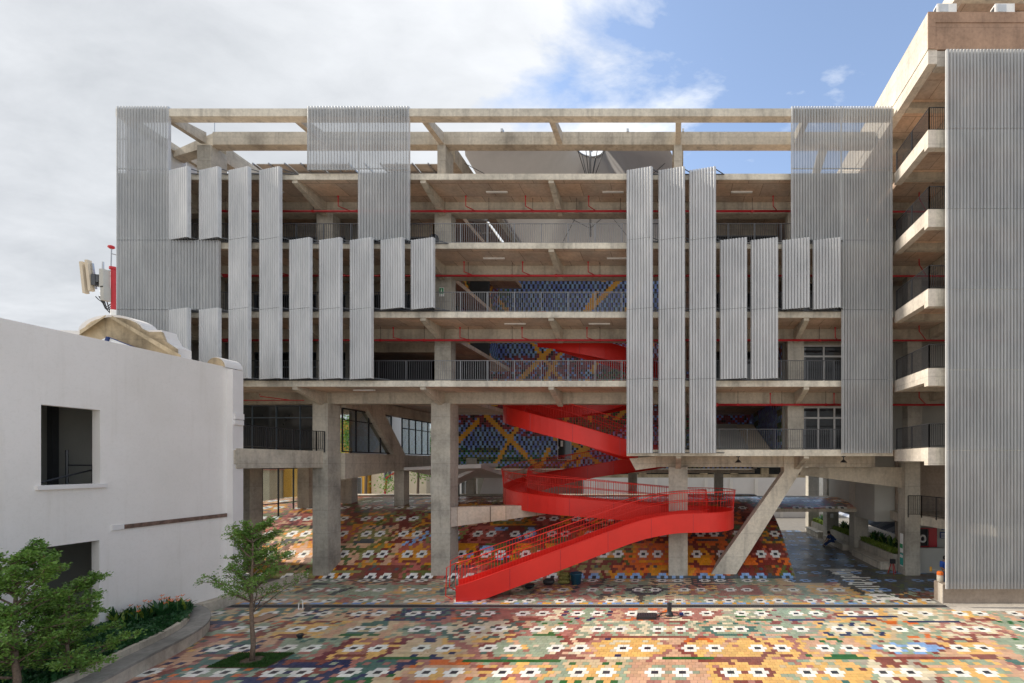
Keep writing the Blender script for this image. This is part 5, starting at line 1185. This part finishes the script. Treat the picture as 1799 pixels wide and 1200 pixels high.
for i in range(9): B(by(960+i*54), by(960+i*54)+.9, 58.1, 58.9, 5.152, 5.9).build('pier', M_OLD, wh)
B(by(880), by(1440), 61, 61.2, 4.5, 6.2).build('dark_gap', M_DARKROOM, wh)
MB().hexa([(by(880), 57.6, 6.0), (by(1440), 57.6, 6.0), (by(1440), 70, 7.4), (by(880), 70, 7.4), (by(880), 57.6, 6.08), (by(1440), 57.6, 6.08), (by(1440), 70, 7.5), (by(880), 70, 7.5)]).build('roof', M_CORR, wh)
house('white_tower_house', 'bright white house seen between the far walkway columns', by(1450), by(1500), 62, 70, 9, M_PAPER, [(by(1478), by(1486), 3, 5)])
house('grey_boundary_block', 'pale grey boundary block beyond the striped awning', 24, 40, 36, 60, 6.5, M_GREYWALL)
# inner walls under the building that close the view
B(-18.5, -8.5, 46, 46.3, -.1, 6.0).build('rear_wall', M_GREYWALL, main)
for x, y in ((-14.2, 43.5), (-4.0, 44.5), (3.9, 44), (-9.0, 44.5)): column(x, x+.8, y, y+.7, 0, 6.4, M_COL)
B(-18.6, 7.2, 42.02, 46.2, 5.6, 5.94).build('room_slab', M_CON, main)
MB().hexa([(-16.5, 41.5, 3.7), (-12.0, 41.5, 3.75), (-12.0, 43, 3.75), (-16.5, 43, 3.7), (-15.9, 41.5, 5.9), (-15.5, 41.5, 5.9), (-15.5, 43, 5.9), (-15.9, 43, 5.9)]).build('raking_wall', M_WHITE2, main)
for i, (x, y, h, lab) in enumerate(((bx(475)+0, 57, 6.5, 'bushy street tree in front of the yellow house'), (-33, 52, 12, 'green tree seen through the upper left window'), (-29.5, 56, 11, 'second green tree seen through the upper left window'))):
    r = random.Random(60+i); t = empty('street_tree', (x, y, 0), lab, 'tree'); MB().tube([(x, y, 0), (x+.2, y, h*.5), (x, y, h*.8)], [.18, .12, .05], 7).build('trunk', M_BARK, t)
    pp_ = []; 
    for k in range(16):
        c = (x+r.gauss(0, h*.13), y+r.gauss(0, h*.13), h*.72+r.gauss(0, h*.12)); 
        for _ in range(260): pp_.append((c[0]+r.gauss(0, h*.06), c[1]+r.gauss(0, h*.06), c[2]+r.gauss(0, h*.05)))
    leaves_mesh('crown', pp_, rng.normal(0, 1, (len(pp_), 3)), .28, M_LEAF, t, seed=i)

# ------------------------------------------------------------------ small things on the plaza
def gpt(px, py, z=0): Z = F*(CAMH-z)/(py-PY); return ((px-PX)*Z/F, Z, z)
a = gpt(1118, 1089); fl = empty('floor_box', a, 'low black ribbed equipment box lying on the tiles by the drain', 'box')
B(a[0]-.0, a[0]+.82, a[1], a[1]+.62, .001, .10).build('body', M_BLACK, fl)
b = MB()
for i in range(11): b.box(a[0]+.02+i*.072, a[0]+.05+i*.072, a[1]+.02, a[1]+.6, .10, .118)
b.build('ribs', M_RAIL, fl)
a = gpt(1176, 1082); pm = empty('site_lamp', a, 'upright black work lamp with coiled cable beside the floor box', 'lamp')
MB().lathe(a, [(.16, 0), (.17, .08), (.12, .14), (.10, .2)], 14).build('base', M_BLACK, pm); MB().lathe((a[0], a[1], .2), [(.09, 0), (.10, .2), (.10, .34), (.03, .36)], 12).build('body', M_BLACK, pm); MB().lathe((a[0], a[1], .56), [(.02, 0), (.03, .05), (.01, .09)], 8).build('tip', M_SILVER, pm)
MB().tube([(a[0]+.02+.36*math.cos(t)*(1+.08*t), a[1]+.02+.42*math.sin(t), .015) for t in np.linspace(0, 9, 40)], .014, 5).tube([(a[0]-.1, a[1], .03), (a[0]-.3, a[1]-.1, .02), (a[0]-.6, a[1]-.2, .02)], .014, 5).build('cable', M_BLACK, pm)
MB().box(a[0]+.42, a[0]+.60, a[1]+.05, a[1]+.2, .0, .09).build('plug', M_NAVY, pm)
a = gpt(524, 1071); wp = empty('white_pipe_frame', a, 'bent thin white pipe standing by the drain on the left', 'pipe')
MB().tube([(a[0], a[1], 0), (a[0]+.03, a[1], .27)], .018, 6).build('short_leg', M_PAPER, wp); MB().tube([(a[0], a[1], .02), (a[0]+.2, a[1], .02), (a[0]+.2, a[1], .42), (a[0]+.12, a[1], .42)], .02, 6).build('bent_leg', M_PAPER, wp)
o = MB().hexa([(*gpt(533, 1075)[:2], .03), (*gpt(543, 1075)[:2], .03), (*gpt(549, 1068)[:2], .10), (*gpt(539, 1068)[:2], .10), (*gpt(533, 1075)[:2], .05), (*gpt(543, 1075)[:2], .05), (*gpt(549, 1068)[:2], .12), (*gpt(539, 1068)[:2], .12)]).build('lifted_cover', M_RAIL); tag(o, 'small dark lifted cover plate beside the white pipe', 'cover')
o = MB().hexa([(*gpt(432, 1095)[:2], .012), (*gpt(455, 1094)[:2], .012), (*gpt(492, 1081)[:2], .05), (*gpt(468, 1081)[:2], .05), (*gpt(432, 1095)[:2], .03), (*gpt(455, 1094)[:2], .03), (*gpt(492, 1081)[:2], .07), (*gpt(468, 1081)[:2], .07)]).build('loose_board', M_BROWN); tag(o, 'tan board lying slightly raised on the tiles right of the slender tree', 'board')
a = gpt(527, 1121); bo = empty('black_spotlight', a, 'tiny black ground spotlight on the tiles in the left foreground', 'spotlight'); MB().lathe(a, [(.07, 0), (.09, .05), (.12, .14), (.10, .15)], 12).build('head', M_BLACK, bo); MB().lathe((a[0], a[1], .15), [(.09, 0), (.08, .01)], 12).build('lens', M_GLASS, bo)
a = gpt(1568, 1008); tp = empty('red_tripod', a, 'small red tripod with a black head beside the planter end', 'tripod')
for k in range(3): t = k*2.1+.4; MB().tube([(a[0]+.25*math.cos(t), a[1]+.25*math.sin(t), 0), (a[0]+.08*math.cos(t), a[1]+.05*math.sin(t), .62)], .025, 6).build('leg', M_PIPE, tp)
B(a[0]-.12, a[0]+.14, a[1]-.1, a[1]+.1, .6, .85).build('head', M_BLACK, tp)
a = gpt(1659, 1019, 0); bk = empty('paint_can', (12.62, 23.2, 0), 'pale can with an orange lid at the corner of the right screen', 'can'); MB().lathe((12.62, 22.75, .87), [(.13, 0), (.14, .02), (.14, .30), (.13, .32)], 14).build('can_body', M_FAS, bk, True); MB().lathe((12.62, 22.75, 1.19), [(.145, 0), (.145, .12), (.10, .16)], 14).build('lid', M_ORANGE, bk)
B(12.47, 12.80, 22.6, 23.0, -.02, .868).build('ledge', M_BROWN2, rw)
# ------------------------------------------------------------------ two workers
def person(name, joints, edges, radii, label, mats):
    me = bpy.data.meshes.new('body'); me.from_pydata(joints, edges, []); me.update(); o = bpy.data.objects.new('body', me)
    root = empty('person', tuple(joints[0][:2])+(0,), label, 'person'); COL.objects.link(o); o.parent = root; o.location = -root.location
    sk = o.modifiers.new('skin', 'SKIN'); sb = o.modifiers.new('sub', 'SUBSURF'); sb.levels = 2; sb.render_levels = 2
    for i, r in enumerate(radii): me.skin_vertices[0].data[i].radius = (r, r)
    me.skin_vertices[0].data[0].use_root = True; sk.use_smooth_shade = True; me.materials.append(mats[0])
    return root
def skinpart(name, joints, edges, radii, m, root):
    me = bpy.data.meshes.new(name); me.from_pydata(joints, edges, []); o = bpy.data.objects.new(name, me); COL.objects.link(o); o.parent = root; o.location = -root.location
    sk = o.modifiers.new('skin', 'SKIN'); sb = o.modifiers.new('sub', 'SUBSURF'); sb.levels = 2; sb.render_levels = 2
    if not me.skin_vertices: o.modifiers.update() if hasattr(o.modifiers, 'update') else None
    for i, r in enumerate(radii): me.skin_vertices[0].data[i].radius = (r, r)
    me.skin_vertices[0].data[0].use_root = True; sk.use_smooth_shade = True; me.materials.append(m); return o
def figure(bx_, by_, hip, chest, neck, head, armL, armR, legL, legR, label, shirt, trousers):
    T_ = lambda p: (bx_+p[0], by_+p[1], p[2])
    J = [hip, chest, neck, head]+armL+armR+legL+legR; J = [T_(p) for p in J]; n = 4
    E = [(0, 1), (1, 2), (2, 3)]; Rr = [.15, .17, .06, .085]
    for arm in (armL, armR): E += [(1, n), (n, n+1), (n+1, n+2), (n+2, n+3)]; Rr += [.075, .05, .038, .04]; n += 4
    for leg in (legL, legR): E += [(0, n), (n, n+1), (n+1, n+2), (n+2, n+3)]; Rr += [.095, .075, .05, .045]; n += 4
    root = person('p', J, E, Rr, label, [M_SKIN])
    s = [T_(p) for p in (hip, chest, armL[0], armL[1], armR[0], armR[1])]; skinpart('shirt', s, [(0, 1), (1, 2), (2, 3), (1, 4), (4, 5)], [.165, .185, .095, .075, .095, .075], shirt, root)
    s = [T_(p) for p in [hip]+legL[:3]+legR[:3]]; skinpart('trousers', s, [(0, 1), (1, 2), (2, 3), (0, 4), (4, 5), (5, 6)], [.17, .11, .09, .07, .11, .09, .07], trousers, root)
    h = T_(head); MB().lathe((h[0], h[1], h[2]-.02), [(.09, -.05), (.115, .02), (.105, .09), (.06, .135), (.01, .145)], 14).build('hair', M_HAIR, root, True)
    for q_ in (3, 3): pass
    for leg in (legL, legR): f_ = T_(leg[3]); B(f_[0]-.05, f_[0]+.05, f_[1]-.14, f_[1]+.06, .0, .09).build('shoe', M_BLACK, root)
    for arm in (armL, armR):
        w_ = Vector(T_(arm[3])); d = (w_-Vector(T_(arm[2]))).normalized(); sd_ = d.cross(Vector((0, 0, 1))); sd_ = sd_.normalized() if sd_.length > .1 else Vector((1, 0, 0)); b = MB()
        for k in range(4): o_ = w_+sd_*(k-1.5)*.02; b.tube([o_, o_+d*(.045+.008*(k in (1, 2)))+Vector((0, 0, -.005)), o_+d*(.075+.012*(k in (1, 2)))+Vector((0, 0, -.03))], .0085, 5)
        b.tube([w_+sd_*.035-d*.02, w_+sd_*.06+d*.02, w_+sd_*.055+d*.045], .0095, 5); b.build('hand', M_SKIN, root, True)
    return root
# standing worker at the screen corner holding a pole
wx, wy = 13.95, 24.6+.0
figure(wx-.05, wy, (0, 0, .95), (0, 0, 1.32), (0, -.01, 1.50), (0, -.02, 1.62), [(-.2, -.02, 1.40), (-.26, -.12, 1.14), (-.14, -.34, 1.05), (-.10, -.40, 1.06)], [(.2, -.02, 1.40), (.26, -.1, 1.14), (.2, -.3, 1.0), (.18, -.36, 1.0)],
       [(-.09, 0, .88), (-.11, -.03, .48), (-.12, 0, .1), (-.12, -.02, .05)], [(.09, 0, .88), (.11, .02, .48), (.12, .05, .1), (.12, .03, .05)], 'standing worker in bright blue shirt half hidden by the right screen, holding a pole', M_CLOTHB2, M_CLOTHB)
pl_ = empty('paint_roller', (13.1, 24.2, 1.0), 'long thin pole with a small yellow roller head held by the standing worker', 'tool')
A = (1636-PX)*24.2/F, CAMH+(PY-1000)*24.2/F
MB().tube([(A[0], 24.2, A[1]), (14.2, 24.2, .95), (16.0, 24.2, .45)], .014, 6).build('pole', M_FAS, pl_); MB().tube([(A[0]-.02, 24.2, A[1]-.1), (A[0]-.02, 24.2, A[1]+.12)], .055, 8).build('roller_head', M_YEL, pl_)
figure(12.25, 37.6, (.35, 0, .50), (.10, -.1, .85), (-.02, -.12, .98), (-.1, -.14, 1.08), [(.02, -.28, .88), (-.18, -.4, .62), (-.36, -.42, .42), (-.4, -.42, .4)], [(.02, .1, .88), (-.18, 0, .62), (-.36, -.1, .42), (-.4, -.1, .4)],
       [(.32, -.12, .48), (-.05, -.2, .40), (-.45, -.25, .1), (-.5, -.28, .05)], [(.32, .12, .48), (-.05, .1, .36), (-.42, .05, .1), (-.47, .0, .05)], 'worker in dark blue clothes sitting bent forward on the middle bench', M_CLOTHB, M_CLOTHB)
